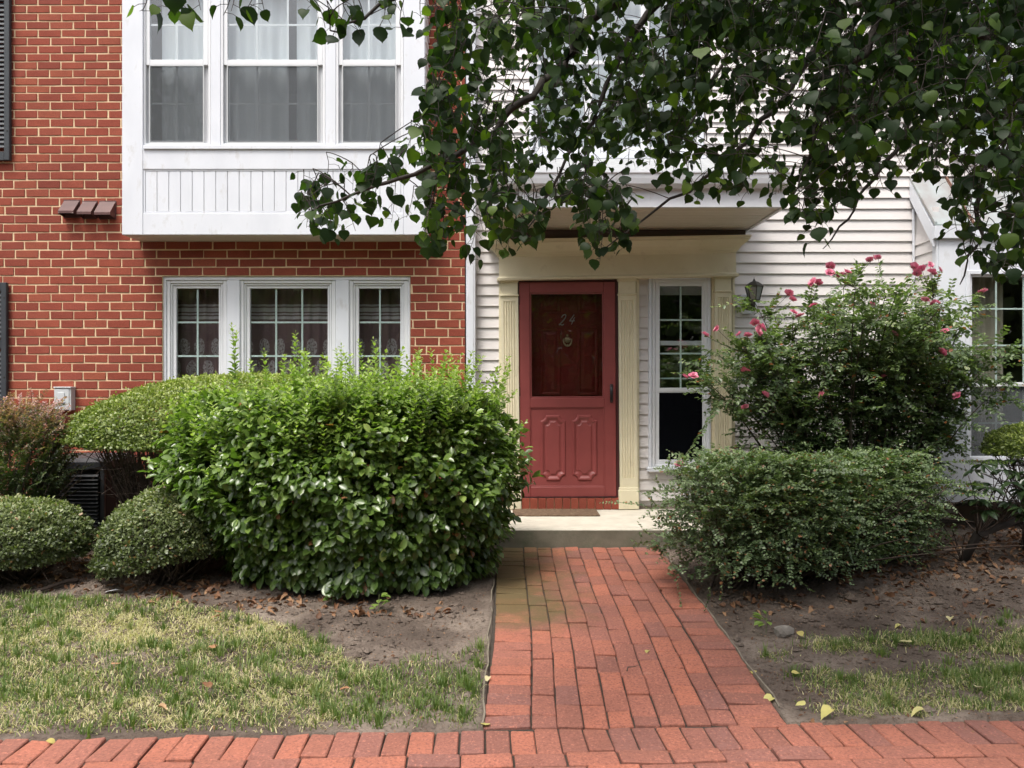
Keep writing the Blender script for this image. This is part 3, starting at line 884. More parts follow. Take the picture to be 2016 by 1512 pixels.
# soffit boards under the bay
n = 34
for i in range(n):
    a, c = xl+.02+(xr-xl-.04)*i/n, xl+.02+(xr-xl-.04)*(i+1)/n
    b = MB(); b.box(a+.001, c-.001, dY(DB)+.02, -.003, zb0-.004, zb0+.006, .002); b.build('soffit_board', M['soffit'], bayo)
b = MB(); b.box(xl+.015, xr-.015, dY(DB)+.012, -.002, zb0+.007, zb0+.012); b.build('soffit_back', M['ledger'], bayo)
for (a, c) in ((415, 434), (640.5, 661)):
    b = MB(); b.pbox(a, -38, c, 292, DB+.012, DB+.09, .003); b.build('mullion', M['white'], bayo)
b = MB(); b.pbox(281.3, 285.5, 794.2, 293.2, DB-.012, DB+.09, .003); b.build('sill', M['white'], bayo)
for (u0, u1, g0, g1, vx) in ((281.3, 414.8, 295, 400, (348.5,)), (434.2, 640.2, 448, 625, (506, 566.6)), (661.2, 794.2, 675, 779, (726,))):
    b = MB(); b.pframe(u0, -38, u1, 285.3, (5, 6, 5, 3), DB+.018, DB+.10, .003); b.build('window_frame', M['white_sash'], bayo)
    l, r_ = u0+5.1, u1-5.1
    # upper sash stands in front of the lower one
    b = MB(); b.pframe(l, -32, r_, 128, (g0-l, 7, r_-g1, 10.5), DB+.030, DB+.058, .003); b.build('upper_sash', M['white_sash'], bayo)
    pane_sheet(g0-.3, -25.5, g1+.3, 117.8, DB+.040, M['glass'], bayo)
    b = MB()
    for v in vx: b.pbox(v-1.8, -25, v+1.8, 117.4, DB+.047, DB+.054)
    xs2 = [g0]+[q for v in vx for q in (v-1.8, v+1.8)]+[g1]
    for h in (49,):
        for k2 in range(0, len(xs2), 2): b.pbox(xs2[k2], h-1.8, xs2[k2+1], h+1.8, DB+.047, DB+.054)
    b.build('muntin_grid', M['white_sash'], bayo)
    b = MB(); b.pframe(l, 122, r_, 285, (g0-l+1, 6, r_-g1+1, 8), DB+.062, DB+.09, .003); b.build('lower_sash', M['white_sash'], bayo)
    pane_sheet(g0, 127, g1, 278, DB+.072, M['glass'], bayo)
    b = MB()
    for v in vx: b.pbox(v-1.6, 128, v+1.6, 277, DB+.078, DB+.085)
    for k2 in range(0, len(xs2), 2): b.pbox(xs2[k2], 202.4, xs2[k2+1], 205.6, DB+.078, DB+.085)
    b.build('muntin_grid', M['white_sash'], bayo)
    pane_sheet(g0-1, 129, g1+1, 280.5, DB+.034, M['screen'], bayo, 'insect_screen', .002)
    b = MB(); b.pframe(g0-1.5, 128.2, g1+1.5, 282, 2.0, DB+.028, DB+.0335, .001); b.build('screen_frame', M['grey_box'], bayo)
room(bayo, xl+.06, xr-.06, zp(300, DB), zp(-60, DB), DB+.12-D0, 2.6)
curtain('curtain', 297, 402, -45, 300, DB+.15, M['sheer'], .022, .21, 'white sheer curtain behind the narrow bay pane nearest the shutter').location.x += .1
curtain('curtain', 436, 566, -45, 300, DB+.15, M['sheer'], .022, .23, 'white sheer curtain in the middle bay pane, its shutter side half')
curtain('curtain', 584, 640, -45, 300, DB+.15, M['sheer'], .018, .18, 'narrow white sheer curtain in the middle bay pane, the half nearer the tree')
curtain('curtain', 664, 790, -45, 300, DB+.15, M['sheer'], .022, .2, 'white sheer curtain behind the narrow bay pane by the tree branch')

# ------------------------------------------------------------------ siding townhouse with the red door
sh = empty('siding_townhouse', (2.5, .05, 0), 'townhouse with pale lapped siding, cream door surround and copper-roofed bay', 'house')
DS = 7.2
SX0 = P(919, 0, D0).x; SX1 = 6.5
holes = [   # photo rectangles on the siding plane where no boards run
    (800, 548, 1446.5, 1010), (983.5, 446, 1446.8, 550), (975, 385, 1466, 450), (1801, 352, 2600, 1200),
    (1042, -300, 1386, 306), (1878, -300, 2230, 299)]
strips = [(936, 984, 446, 996), (1257.5, 1277.5, 546, 1000), (1277.5, 1400, 928, 1000)]      # narrow boarded strips inside the first hole
b = MB(); dsh = 7.226
def sheath(x0, y0, x1, y1): b.pbox(x0, y0, x1, y1, dsh, dsh+.15)
zs = lambda y: zp(y, dsh)
sheath(919, 306, 1042, 1010); sheath(1042, 306, 1880, 548); sheath(1257.5, 548, 1277.5, 1010); sheath(1277.5, 928, 1400, 1010); sheath(1400, 548, 1801, 1010)
sheath(919, -300, 1042, 306); sheath(1386, -300, 1880, 306); sheath(1880, 299, 2400, 548); sheath(919, -420, 2400, -300)
sheath(1801, 548, 1880, 1010)
sheath(1042, 548, 1257.5, 560)
swall = b.build('wall', M['siding'], sh)
def plank(xa, xb, z0, z1):
    pf = dY(DS); bb = MB()
    lo, hi = pf, pf+.018
    bb.add([(xa,lo,z0),(xb,lo,z0),(xb,hi,z1),(xa,hi,z1),(xa,lo+.0022,z0-.0005),(xb,lo+.0022,z0-.0005),(xa,dsh-D0+.001,z0+.004),(xb,dsh-D0+.001,z0+.004),(xb,dsh-D0+.001,z1),(xa,dsh-D0+.001,z1)],
           [(0,1,2,3),(4,5,1,0),(6,7,5,4),(3,2,8,9),(0,3,9,6,4),(1,5,7,8,2)])
    bb.build('plank', M['siding'], swall)
yy = 517-21.3*24
while yy < 985:
    zt, zbm = zp(yy, DS), zp(yy+21.3, DS)
    yc = yy+10
    iv = [(936, 2400)]
    for (a, t_, c, bt) in holes:
        if t_ < yc < bt:
            nv = []
            for (p, q) in iv:
                if q <= a or p >= c: nv.append((p, q))
                else:
                    if p < a: nv.append((p, a))
                    if q > c: nv.append((c, q))
            iv = nv
    for (a, c, t_, bt) in strips:
        if t_ < yc < bt and 548 < yc: iv.append((a, c))
    # long runs are made of two lengths that lap at a joint
    for (p, q) in iv:
        if q-p < 4: continue
        xa, xb = P(p, 0, DS).x, P(q, 0, DS).x
        if xb-xa > 2.2:
            jx = xa+(xb-xa)*random.uniform(.3, .6)
            plank(xa, jx-.0015, zbm, zt+.006); plank(jx, xb, zbm-.0006, zt+.006)
        else: plank(xa, xb, zbm, zt+.006)
    yy += 21.3
b = MB(); b.pbox(919, 996, 1801, 1075, 7.19, 7.3); b.pbox(1801, 996, 2400, 1100, 7.25, 7.4); b.build('foundation', M['found'], sh)
b = MB(); b.pbox(918, -420, 936, 1062, 7.09, 7.225, .006); b.pbox(922, -420, 932, 1062, 7.085, 7.0895, .002)
b.build('corner_trim', M['white'], sh)

# ---- door surround
def roll(deg, xp, yp, d):
    c = P(xp, yp, d)
    return Matrix.Translation(c) @ Matrix.Rotation(-R(deg), 4, 'Y') @ Matrix.Translation(-c)
def extrude_z(b, poly, z0, z1):
    n = len(poly)
    b.add([(x, y, z0) for x, y in poly]+[(x, y, z1) for x, y in poly],
          [(i, (i+1) % n, n+(i+1) % n, n+i) for i in range(n)]+[tuple(range(n))[::-1], tuple(range(n, 2*n))])
for (x0, y0, x1, d_) in ((982, 548, 988, 7.185), (1252, 548, 1258.5, 7.165), (1400.5, 541, 1407, 7.175), (1442, 541, 1447, 7.18)):
    b = MB(); b.pbox(x0, y0, x1, 1003, d_, 7.225, .002); b.build('casing', M['cream'], sh)
def pilaster(xa, xb, ytop, deg, ybot=1003):
    xf_ = roll(deg, (xa+xb)/2, ybot, 7.12)
    df = 7.13
    s = MB(); s.xf = xf_
    x0, x1 = P(xa+1, 0, df).x, P(xb-1, 0, df).x
    yf = dY(df); n = 5
    prof = [(x0, yf+.07), (x0, yf)]
    m = .022; fw = (x1-x0-2*m)/n
    for i in range(n):
        a = x0+m+fw*i
        for q in range(7):
            th = math.pi*q/6
            prof.append((a+fw*.12+(fw*.76)*(1-math.cos(th))/2, yf+.009*math.sin(th)))
    prof += [(x1, yf), (x1, yf+.07)]
    extrude_z(s, prof, zp(ybot-62, df), zp(ytop+45, df))
    s.pbox(xa+1, ytop+35, xb-1, ytop+45.001, df, 7.2); s.pbox(xa+1, ybot-62.001, xb-1, ybot-43, df, 7.2)
    o = s.build('pilaster', M['cream'], sh)
    b = MB(); b.xf = xf_
    b.pbox(xa+1.5, ytop+5, xb-1.5, ytop+32, df, 7.2, .003)             # neck block
    b.pbox(xa-.6, ytop, xb+.6, ytop+5.5, df-.022, 7.2, .005)           # cap
    b.pbox(xa, ytop+5.2, xb, ytop+7.5, df-.010, 7.2, .002)
    b.pbox(xa-.3, ytop+31.5, xb+.3, ytop+35, df-.014, 7.2, .004)       # astragal
    b.build('capital', M['cream'], o)
    b = MB(); b.xf = xf_
    b.pbox(xa-1.5, ybot-38, xb+1.5, ybot, df-.022, 7.2, .004)          # plinth
    b.pbox(xa-.6, ybot-43, xb+.6, ybot-37.5, df-.012, 7.2, .004)
    b.build('plinth', M['cream'], o)
pilaster(989, 1025, 548, .55); pilaster(1220, 1257, 546, .5); pilaster(1408, 1443, 540, .2)
# entablature with flaring cornice
b = MB(); b.xf = roll(1.05, 1220, 505, 7.1)
e0, e1 = P(982, 0, 7.1).x, P(1449, 0, 7.1).x
def ring(z, e, w0=e0, w1=e1, base=dY(7.10)):
    return [(w0-e, base-e, z), (w1+e, base-e, z), (w1+e, .075, z), (w0-e, .075, z)]
lv = [(548, .020), (544, .022), (543, .012), (540.5, .002), (540, 0), (502, 0), (501, .006), (498, .010), (497, .020), (494, .026), (489, .045), (484, .075), (480, .095), (479, .103), (475, .106), (474, .112), (471, .112)]
vsx = []; fsx = []
for i, (y, e) in enumerate(lv):
    vsx += ring(zp(y, 7.1), e)
    if i:
        o_ = (i-1)*4
        for k in range(4): fsx.append((o_+k, o_+(k+1) % 4, o_+4+(k+1) % 4, o_+4+k))
fsx += [(3,2,1,0), tuple(range(len(vsx)-4, len(vsx)))]
b.add(vsx, fsx); b.build('entablature', M['cream'], sh)

# ---- porch roof
zso = zp(407, 6.18); pxl, pxr = -.215, 2.195
b = MB(); b.box(pxl, pxr, dY(6.18), dY(6.21), zso-.005, zp(370, 6.18), .003)
b.box(pxl, pxl+.03, dY(6.2105), dY(7.19), zso-.012, zp(372, 6.2), .003); b.box(pxr-.03, pxr, dY(6.2105), dY(7.19), zso-.012, zp(372, 6.2), .003)
porch = b.build('porch_roof', M['white'], sh)
g = MB(); zg0, zg1 = zp(370, 6.14), zp(337, 6.10)
prof = [(dY(6.21), zg0), (dY(6.14), zg0), (dY(6.115), zg0+.03), (dY(6.105), zg0+.07), (dY(6.10), zg1-.02), (dY(6.092), zg1-.012), (dY(6.092), zg1), (dY(6.115), zg1), (dY(6.13), zg0+.06), (dY(6.21), zg0+.05)]
g.extrude_x(prof[::-1], pxl-.01, pxr+.01); g.build('gutter', M['white'], porch)
nb = 9
for i in range(nb):
    a, c = dY(6.211)+(.905)*i/nb, dY(6.211)+(.905)*(i+1)/nb
    bb = MB(); bb.box(pxl+.031, pxr-.031, a+.003, c-.003, zso+.001, zso+.012, .004); bb.build('soffit_board', M['soffit'], porch)
bb = MB(); bb.box(pxl+.03, pxr-.03, dY(6.211), dY(7.19), zso+.0125, zso+.02); bb.build('soffit_back', M['ledger'], porch)
bb = MB(); bb.box(pxl+.032, pxr-.032, dY(7.118), dY(7.19), zp(476, 7.12), zso-.001, .003); bb.build('ledger_board', M['ledger'], porch)
# roof slope with side gables
zr0, zr1 = zg1-.01, zp(311, 7.2)
bb = MB(); y0_, y1_ = dY(6.13), dY(7.20)
bb.add([(pxl-.02,y0_,zr0),(pxr+.02,y0_,zr0),(pxr+.02,y1_,zr1),(pxl-.02,y1_,zr1),(pxl-.02,y0_,zr0-.02),(pxr+.02,y0_,zr0-.02),(pxr+.02,y1_,zr1-.02),(pxl-.02,y1_,zr1-.02)],
       [(0,1,2,3),(7,6,5,4),(0,4,5,1),(1,5,6,2),(2,6,7,3),(3,7,4,0)])
bb.build('roof_slope', M['shingle'], porch)
for x_ in (pxl, pxr-.02):
    bb = MB(); zq = zso+.02
    bb.add([(x_,dY(6.21),zq),(x_,dY(7.19),zq),(x_,dY(7.19),zr1-.022),(x_,dY(6.21),zr0-.005),(x_+.02,dY(6.21),zq),(x_+.02,dY(7.19),zq),(x_+.02,dY(7.19),zr1-.022),(x_+.02,dY(6.21),zr0-.005)],
           [(0,3,2,1),(4,5,6,7),(0,1,5,4),(1,2,6,5),(2,3,7,6),(3,0,4,7)])
    bb.build('gable_end', M['siding'], porch)

# ---- storm door
xf = roll(.35, 1120, 978, 7.15)
def dmb():
    q = MB(); q.xf = xf; return q
j = MB(); j.xf = xf
j.pframe(1019, 549.5, 1219, 979, (5, 5, 5, 0), 7.150, 7.40, .003); j.pbox(1024.2, 978.3, 1213.8, 980, 7.12, 7.4)
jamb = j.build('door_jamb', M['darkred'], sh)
q = dmb(); dd = 7.142
q.pframe(1024.5, 555, 1213.6, 978, (20.5, 20.5, 22.4, 19.5), dd, dd+.034, .004)
q.pbox(1045, 784, 1191.2, 802.5, dd, dd+.034, .004)
sd = q.build('storm_door', M['door'], sh)
q = dmb(); q.pframe(1045.2, 575.7, 1191, 783.8, 3.2, dd+.010, dd+.030, .003); q.build('glazing_bead', M['door'], sd)
q = dmb(); q.pbox(1048, 578.5, 1188.3, 781, dd+.016, dd+.021); q.build('pane', M['glass_door'], sd)
q = dmb(); q.pbox(1045.1, 802.6, 1191.1, 958.4, dd+.012, dd+.03); q.build('kick_panel', M['door'], sd)
q = dmb(); q.pframe(1045.1, 802.6, 1191.1, 958.4, 2.2, dd+.006, dd+.0118, .002); q.build('panel_bead', M['door'], sd)
def notched(x0, y0, x1, y1, c, d):
    pts = []
    for cx, cy, a0 in ((x0, y0, 90), (x1, y0, 180), (x1, y1, 270), (x0, y1, 0)):
        for k in range(4):
            a = R(a0-k*30)
            pts.append((cx+c*math.cos(a), cy+c*math.sin(a)))
    return [(P(u, 0, d).x, zp(v, d)) for u, v in pts]
for (x0, x1) in ((1064.5, 1114.5), (1126.5, 1176.5)):
    q = dmb(); dp = dd+.012
    rings = [(0, 0), (2.0, .011), (4.5, .011), (8.5, -.001), (10.5, -.001), (13, .006)]
    vsx = []; fsx = []
    for k, (ins, hgt) in enumerate(rings):
        pl = notched(x0+ins, 817+ins*1.1, x1-ins, 946.5-ins*1.1, max(4, 11-ins*.25), dp)
        vsx += [(u, dY(dp)-.0005-hgt, v) for u, v in pl]
        n = len(pl)
        if k:
            for i in range(n): fsx.append(((k-1)*n+i, (k-1)*n+(i+1) % n, k*n+(i+1) % n, k*n+i))
    fsx.append(tuple(range((len(rings)-1)*n, len(rings)*n)))
    q.add(vsx, [f[::-1] for f in fsx]); q.build('raised_panel', M['door'], sd)
h = dmb()
hc = P(1205, 775, dd)
h.lathe((hc.x, hc.y, hc.z), [(.012,0),(.012,.008)], 10, axis='y')
h.box(hc.x-.014, hc.x+.014, hc.y-.010, hc.y-.0005, hc.z-.085, hc.z+.085, .006)
h.tube([(hc.x, hc.y-.008, hc.z+.075), (hc.x, hc.y-.045, hc.z+.055), (hc.x, hc.y-.05, hc.z), (hc.x, hc.y-.045, hc.z-.055), (hc.x, hc.y-.008, hc.z-.075)], .008, 8)
h.build('handle', M['black'], sd, True)
for yh in (590, 770, 940):
    hh = dmb(); hh.pbox(1021.8, yh-9, 1025.4, yh+9, dd-.006, dd+.02, .002); hh.build('hinge', M['darkred'], sd)
# inner door
q = MB(); di = 7.27
q.pbox(1020, 540, 1222, 982, di, di+.045); idoor = q.build('inner_door', M['innerdoor'], sh)
for (a, c) in ((1063, 1104), (1137, 1178)):
    for (t_, bt) in ((572, 617), (646, 779), (812, 950)):
        q = MB(); vsx = []; fsx = []
        for k, (ins, hg) in enumerate(((0, .0005), (1.5, .006), (4, .006), (7, -.004), (13, .004))):
            A, B = P(a+ins, t_+ins, di), P(c-ins, bt-ins, di)
            vsx += [(A.x, dY(di)-hg-.005, A.z), (B.x, dY(di)-hg-.005, A.z), (B.x, dY(di)-hg-.005, B.z), (A.x, dY(di)-hg-.005, B.z)]
            if k: fsx += [((k-1)*4+i, (k-1)*4+(i+1) % 4, k*4+(i+1) % 4, k*4+i) for i in range(4)]
        fsx.append((16, 17, 18, 19))
        q.add(vsx, [f[::-1] for f in fsx]); q.build('door_panel', M['innerdoor'], idoor)
# knocker: urn plate with a hanging ring handle
kc = P(1117, 669, di); q = MB(); ky = dY(di)-.001
q.lathe((kc.x, ky, kc.z), [(.030,0),(.031,.006),(.024,.016),(.010,.022)], 14, axis='y')
q.lathe((kc.x, ky, kc.z+.042), [(.008,0),(.010,.006),(.004,.012)], 10, axis='y')
arc = [(kc.x+.040*math.sin(a), ky-.020, kc.z+.006-.066*math.cos(a)*(1 if math.cos(a) > 0 else .3)) for a in np.linspace(-1.75, 1.75, 15)]
q.tube(arc, [.0045+.004*math.cos(a*.85) for a in np.linspace(-1.75, 1.75, 15)], 8)
q.lathe((kc.x, ky-.010, kc.z-.052), [(.006,0),(.009,.006),(.005,.014)], 10, axis='y')
q.build('knocker', M['brass'], idoor, True)
# house number 24 in slanted script
def strokes(pts, x0, y0, hpx, wpx):
    out = []
    for u, v in pts:
        X = x0+u*wpx+(v)*hpx*.30; Y = y0-v*hpx
        w = P(X, Y, di); out.append((w.x, dY(di)-.007, w.z))
    return out
def smoothline(pts, n=5):
    out = []
    pts = [np.array(p) for p in pts]
    for i in range(len(pts)-1):
        p0 = pts[max(0, i-1)]; p1 = pts[i]; p2 = pts[i+1]; p3 = pts[min(len(pts)-1, i+2)]
        for k in range(n):
            t = k/n
            out.append(tuple(.5*((2*p1)+(p2-p0)*t+(2*p0-5*p1+4*p2-p3)*t*t+(3*p1-p0-3*p2+p3)*t**3)))
    out.append(tuple(pts[-1]))
    return out
two = smoothline([(.08,.72),(.16,.92),(.42,1.0),(.66,.88),(.60,.62),(.34,.32),(.02,.04),(.2,.10),(.45,.02),(.72,.10)])
four = [smoothline([(.46,1.0),(.26,.66),(.04,.36),(.02,.34)]), [(.02,.34),(.35,.34),(.86,.37)], smoothline([(.66,.72),(.60,.45),(.54,.2),(.48,-.02)])]
q = MB(); q.tube(strokes(two, 1100, 640.5, 21, 13), .0052, 6); q.build('numeral', M['numeral'], idoor)
q = MB()
for st in four: q.tube(strokes(st, 1119, 638.5, 19, 12), .0050, 6)
q.build('numeral', M['numeral'], idoor)
# brick threshold under the door
th = MB(); th.pbox(1027, 980.2, 1220.5, 1003, 7.137, 7.3); thr = th.build('threshold', M['mortar'], sh)
nbk = 12
for i in range(nbk):
    a = 1027+193*i/nbk; c = 1027+193*(i+1)/nbk
    A, B = P(a+.7, 981, 7.118), P(c-.7, 1003, 7.118)
    o = bpy.data.objects.new('brick', random.choice(wbm))
    o.location = ((A.x+B.x)/2, dY(7.118)+.03, (A.z+B.z)/2); o.scale = ((B.x-A.x)/.208, 1, (A.z-B.z)/.069)
    col.objects.link(o); setparent(o, thr)

# ---- tall side window beside the door (lower sash pushed up behind the upper one)
b = MB(); b.pframe(1277.6, 543, 1399.8, 927, (6, 6, 6, 6), 7.165, 7.30, .005)
swn = b.build('window', M['white'], sh)
b = MB(); b.pframe(1283.7, 549.1, 1393.7, 920.9, (6, 6, 6, 6), 7.178, 7.30, .004); b.build('window_frame', M['white_sash'], swn)
b = MB(); b.pbox(1275, 920.9, 1402, 929, 7.14, 7.2, .004); b.build('sill', M['white'], swn)
b = MB(); b.pframe(1289.8, 555.2, 1391, 771.5, (9.2, 8, 9, 8), 7.192, 7.216, .003); b.build('upper_sash', M['white_sash'], swn)
pane_sheet(1298.6, 562.8, 1382.4, 764, 7.200, M['glass'], swn)
b = MB(); b.pbox(1338.4, 563.4, 1341.8, 763.4, 7.206, 7.212)
for hgt in (630, 696):
    b.pbox(1299, hgt-1.6, 1338.2, hgt+1.6, 7.206, 7.212); b.pbox(1342, hgt-1.6, 1382, hgt+1.6, 7.206, 7.212)
b.build('muntin_grid', M['grid'], swn)
b = MB(); b.pframe(1289.8, 671, 1391, 818, (9, 9, 9, 11), 7.222, 7.246, .003); b.build('lower_sash', M['white_sash'], swn)
pane_sheet(1298.5, 679.5, 1382.5, 807.5, 7.230, M['glass'], swn)
b = MB(); b.pbox(1338.8, 680.4, 1341.6, 807, 7.236, 7.242); b.pbox(1299, 743.5, 1338.6, 746.5, 7.236, 7.242); b.pbox(1341.8, 743.5, 1382, 746.5, 7.236, 7.242)
b.build('muntin_grid', M['grid'], swn)
b = MB(); b.pframe(1289.8, 771.7, 1391, 915, (8, 1.5, 8, 10), 7.195, 7.215, .003); b.build('screen_frame', M['white_sash'], swn)
pane_sheet(1297.5, 773, 1383.5, 905.5, 7.205, M['screen_dark'], swn, 'insect_screen', .002)
A, B = P(1270, 535, 7.3), P(1405, 935, 7.3)
room(sh, A.x-.3, B.x+.3, B.z-.4, A.z+.2, .15, 2.5)
b = MB(); b.pbox(1296, 563, 1386, 581, 7.36, 7.365); tag(b.build('roller_blind', M['white']), 'rolled-up pale blind at the top of the tall window beside the door', 'blind')

# ---- upper windows behind the tree
def upper(x0, x1, y0, y1, cols, nm_lab, curt):
    b = MB(); b.pframe(x0, y0, x1, y1, (9, 9, 9, 9), 7.165, 7.32, .005); w_ = b.build('window', M['white'], sh)
    b = MB(); b.pbox(x0-5, y1, x1+5, y1+6, 7.14, 7.24, .004); b.build('sill', M['white'], w_)
    ym = (y0+y1)/2
    n = len(cols)-1
    for i in range(n):
        a, c = cols[i], cols[i+1]
        for (t_, bt, d_) in ((y0+9.2, ym+4, 7.19), (ym-4, y1-9.2, 7.215)):
            b = MB(); b.pframe(a+.3, t_, c-.3, bt, (8, 8, 8, 8), d_, d_+.02, .003); b.build('sash', M['white_sash'], w_)
            pane_sheet(a+7.9, t_+7.6, c-7.9, bt-7.6, d_+.008, M['glass'], w_)
            b = MB(); mx_ = (a+c)/2; my_ = (t_+bt)/2
            b.pbox(mx_-1.6, t_+8, mx_+1.6, bt-8, d_+.013, d_+.018); b.pbox(a+8.4, my_-1.6, mx_-1.8, my_+1.6, d_+.013, d_+.018); b.pbox(mx_+1.8, my_-1.6, c-8.4, my_+1.6, d_+.013, d_+.018)
            b.build('muntin_grid', M['white_sash'], w_)
    A, B = P(x0, y0, 7.35), P(x1, y1, 7.35)
    room(sh, A.x-.2, B.x+.2, B.z-.3, A.z+.2, .19, 2.4)
    curtain('curtain', x0+4, x1-4, y0, y1+10, 7.42, M['sheer'], .02, .2, curt)
upper(1042, 1386, -60, 306, [1051.5, 1158, 1270, 1376.5], '', 'white sheer curtain in the upper window above the porch roof')
upper(1880, 2228, -60, 297, [1889.5, 2000, 2110, 2218.5], '', 'white sheer curtain in the upper window above the copper roof')
so = shutter(1806, -60, 200, .22, M['red_shutter'], sh, 7.14)

# ---- box bay with copper roof at the right
DR = 6.80
rx0 = 3.771; rx1 = 5.35
b = MB()
b.pbox(1848, 470, 1908.5, 989, DR, DR+.08, .003)                     # left corner panel
X2 = 2070
xr2 = px(rx1, DR)
b.pbox(X2, 470, xr2, 989, DR, DR+.08, .003)
b.pbox(1908.8, 470, X2-.3, 537, DR+.003, DR+.08, .003); b.pbox(1908.8, 903, X2-.3, 989, DR+.003, DR+.08, .003)
rb = b.build('bay_window', M['white'], sh)
b = MB(); za_, zb_ = zp(989, DR), zp(470, DR)
b.box(rx0, rx0+.05, dY(DR)+.081, .07, za_, zb_+.3); b.build('side_wall', M['siding'], rb)
zc_ = za_
while zc_ < zb_+.02:                                                  # lapped boards on the cheek
    bb = MB(); x_ = rx0
    bb.add([(x_-.001,dY(DR)+.075,zc_+.102),(x_-.013,dY(DR)+.075,zc_),(x_-.001,dY(DR)+.075,zc_),(x_-.001,.055,zc_+.102),(x_-.013,.055,zc_),(x_-.001,.055,zc_)],
           [(0,1,2),(3,5,4),(0,3,4,1),(1,4,5,2)]); bb.build('plank', M['siding'], rb); zc_ += .1016
b = MB(); b.box(rx0-.03, rx0-.014, .03, .054, za_, zb_+.35, .003); b.box(rx0-.016, rx0-.001, dY(DR)+.0, dY(DR)+.074, za_, zb_-.001, .003); b.build('corner_trim', M['white'], rb)
# roof
zw, ze = zp(352, 7.2), zp(441, DR-.03)
yw, ye = .058, dY(DR)-.03
xo0, xo1 = rx0-.05, rx1+.05
b = MB()
def slab(b, x0, x1, dz, th):
    b.add([(x0,yw,zw+dz),(x1,yw,zw+dz),(x1,ye,ze+dz),(x0,ye,ze+dz),(x0,yw,zw+dz-th),(x1,yw,zw+dz-th),(x1,ye,ze+dz-th),(x0,ye,ze+dz-th)],
          [(3,2,1,0),(4,5,6,7),(2,3,7,6),(0,1,5,4),(3,0,4,7),(1,2,6,5)])
slab(b, xo0, xo1, .0, .012); rf = b.build('roof', M['copper'], rb)
for k in range(6):
    xx = xo0+.012+(xo1-xo0-.024)*k/5
    q = MB(); slab(q, xx-.011, xx+.011, .021, .020); q.build('seam', M['seam'] if k % 2 else M['copper'], rb)
q = MB(); q.box(xo0, xo1, ye-.002, ye+.03, zb_-.002, ze-.014, .004); q.build('fascia', M['white'], rb)
for x_ in (xo0, xo1-.02):                                             # sloped end boards
    q = MB(); t2 = .19
    q.add([(x_,yw,zw-.014),(x_,ye+.031,ze-.014),(x_,ye+.031,ze-t2),(x_,yw,zw-t2),(x_+.02,yw,zw-.014),(x_+.02,ye+.031,ze-.014),(x_+.02,ye+.031,ze-t2),(x_+.02,yw,zw-t2)],
          [(0,1,2,3),(7,6,5,4),(0,4,5,1),(1,5,6,2),(2,6,7,3),(3,7,4,0)]); q.build('end_board', M['white'], rb)
q = MB(); q.box(rx0+.05, rx1, dY(DR)+.1, .05, za_-.02, za_+.0, .0); q.build('floor', M['ledger'], rb)
# its window
b = MB(); b.pframe(1903, 532, X2+5, 907, (8, 8, 8, 8), DR-.016, DR-.001, .004); b.build('window_casing', M['white'], rb)
b = MB(); b.pframe(1908.9, 537.3, X2-.4, 761, (5, 8, 5, 8), DR+.012, DR+.034, .003); b.build('upper_sash', M['white_sash'], rb)
pane_sheet(1913, 544.8, X2-5, 753.5, DR+.018, M['glass'], rb)
b = MB()
xs2 = [1914, 1959.6, 1962.6, 2013.6, 2016.6, X2-6]
for v in (1961.1, 2015.1): b.pbox(v-1.5, 545.5, v+1.5, 753, DR+.024, DR+.030)
for hgt in (608, 680):
    for k2 in (0, 2, 4): b.pbox(xs2[k2], hgt-1.5, xs2[k2+1], hgt+1.5, DR+.024, DR+.030)
b.build('muntin_grid', M['grid'], rb)
b = MB(); b.pframe(1908.9, 753, X2-.4, 902.8, (5, 7, 5, 6), DR+.040, DR+.062, .003); b.build('lower_sash', M['white_sash'], rb)
pane_sheet(1913, 759.5, X2-5, 897, DR+.046, M['glass'], rb)
b = MB()
for v in (1961.1, 2015.1): b.pbox(v-1.5, 760.5, v+1.5, 896.5, DR+.052, DR+.058)
for k2 in (0, 2, 4): b.pbox(xs2[k2], 831.5, xs2[k2+1], 834.5, DR+.052, DR+.058)
b.build('muntin_grid', M['grid'], rb)
pane_sheet(1912, 761.3, X2-4, 898, DR+.034, M['screen'], rb, 'insect_screen', .002)
room(rb, rx0+.06, rx1-.06, za_+.05, zb_, dY(DR)+.09, 2.2)
curtain('curtain', 1908, 1975, 535, 910, DR+.2, M['drape'], .02, .12, 'beige drape at the side of the copper-roofed bay window', gather=0.0)

# ------------------------------------------------------------------ door step, mat, lantern, box, condensers
b = MB(); b.box(-.135, 1.62, YS, .045, .010, .152, .012)
step = b.build('door_step', M['concrete'])
tag(step, 'low concrete door step in front of the red door', 'step')
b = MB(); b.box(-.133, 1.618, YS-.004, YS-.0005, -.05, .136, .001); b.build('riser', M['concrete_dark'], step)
A = P(1009, 1004, 7.08); B = P(1177, 1017, 6.77)
b = MB(); b.box(P(1009,0,6.95).x, P(1177,0,6.95).x, dY(6.76), dY(7.10), .1525, .166, .004)
x = P(1009,0,6.95).x
tag(b.build('doormat', M['mat']), 'worn brown coir doormat on the concrete step', 'doormat')

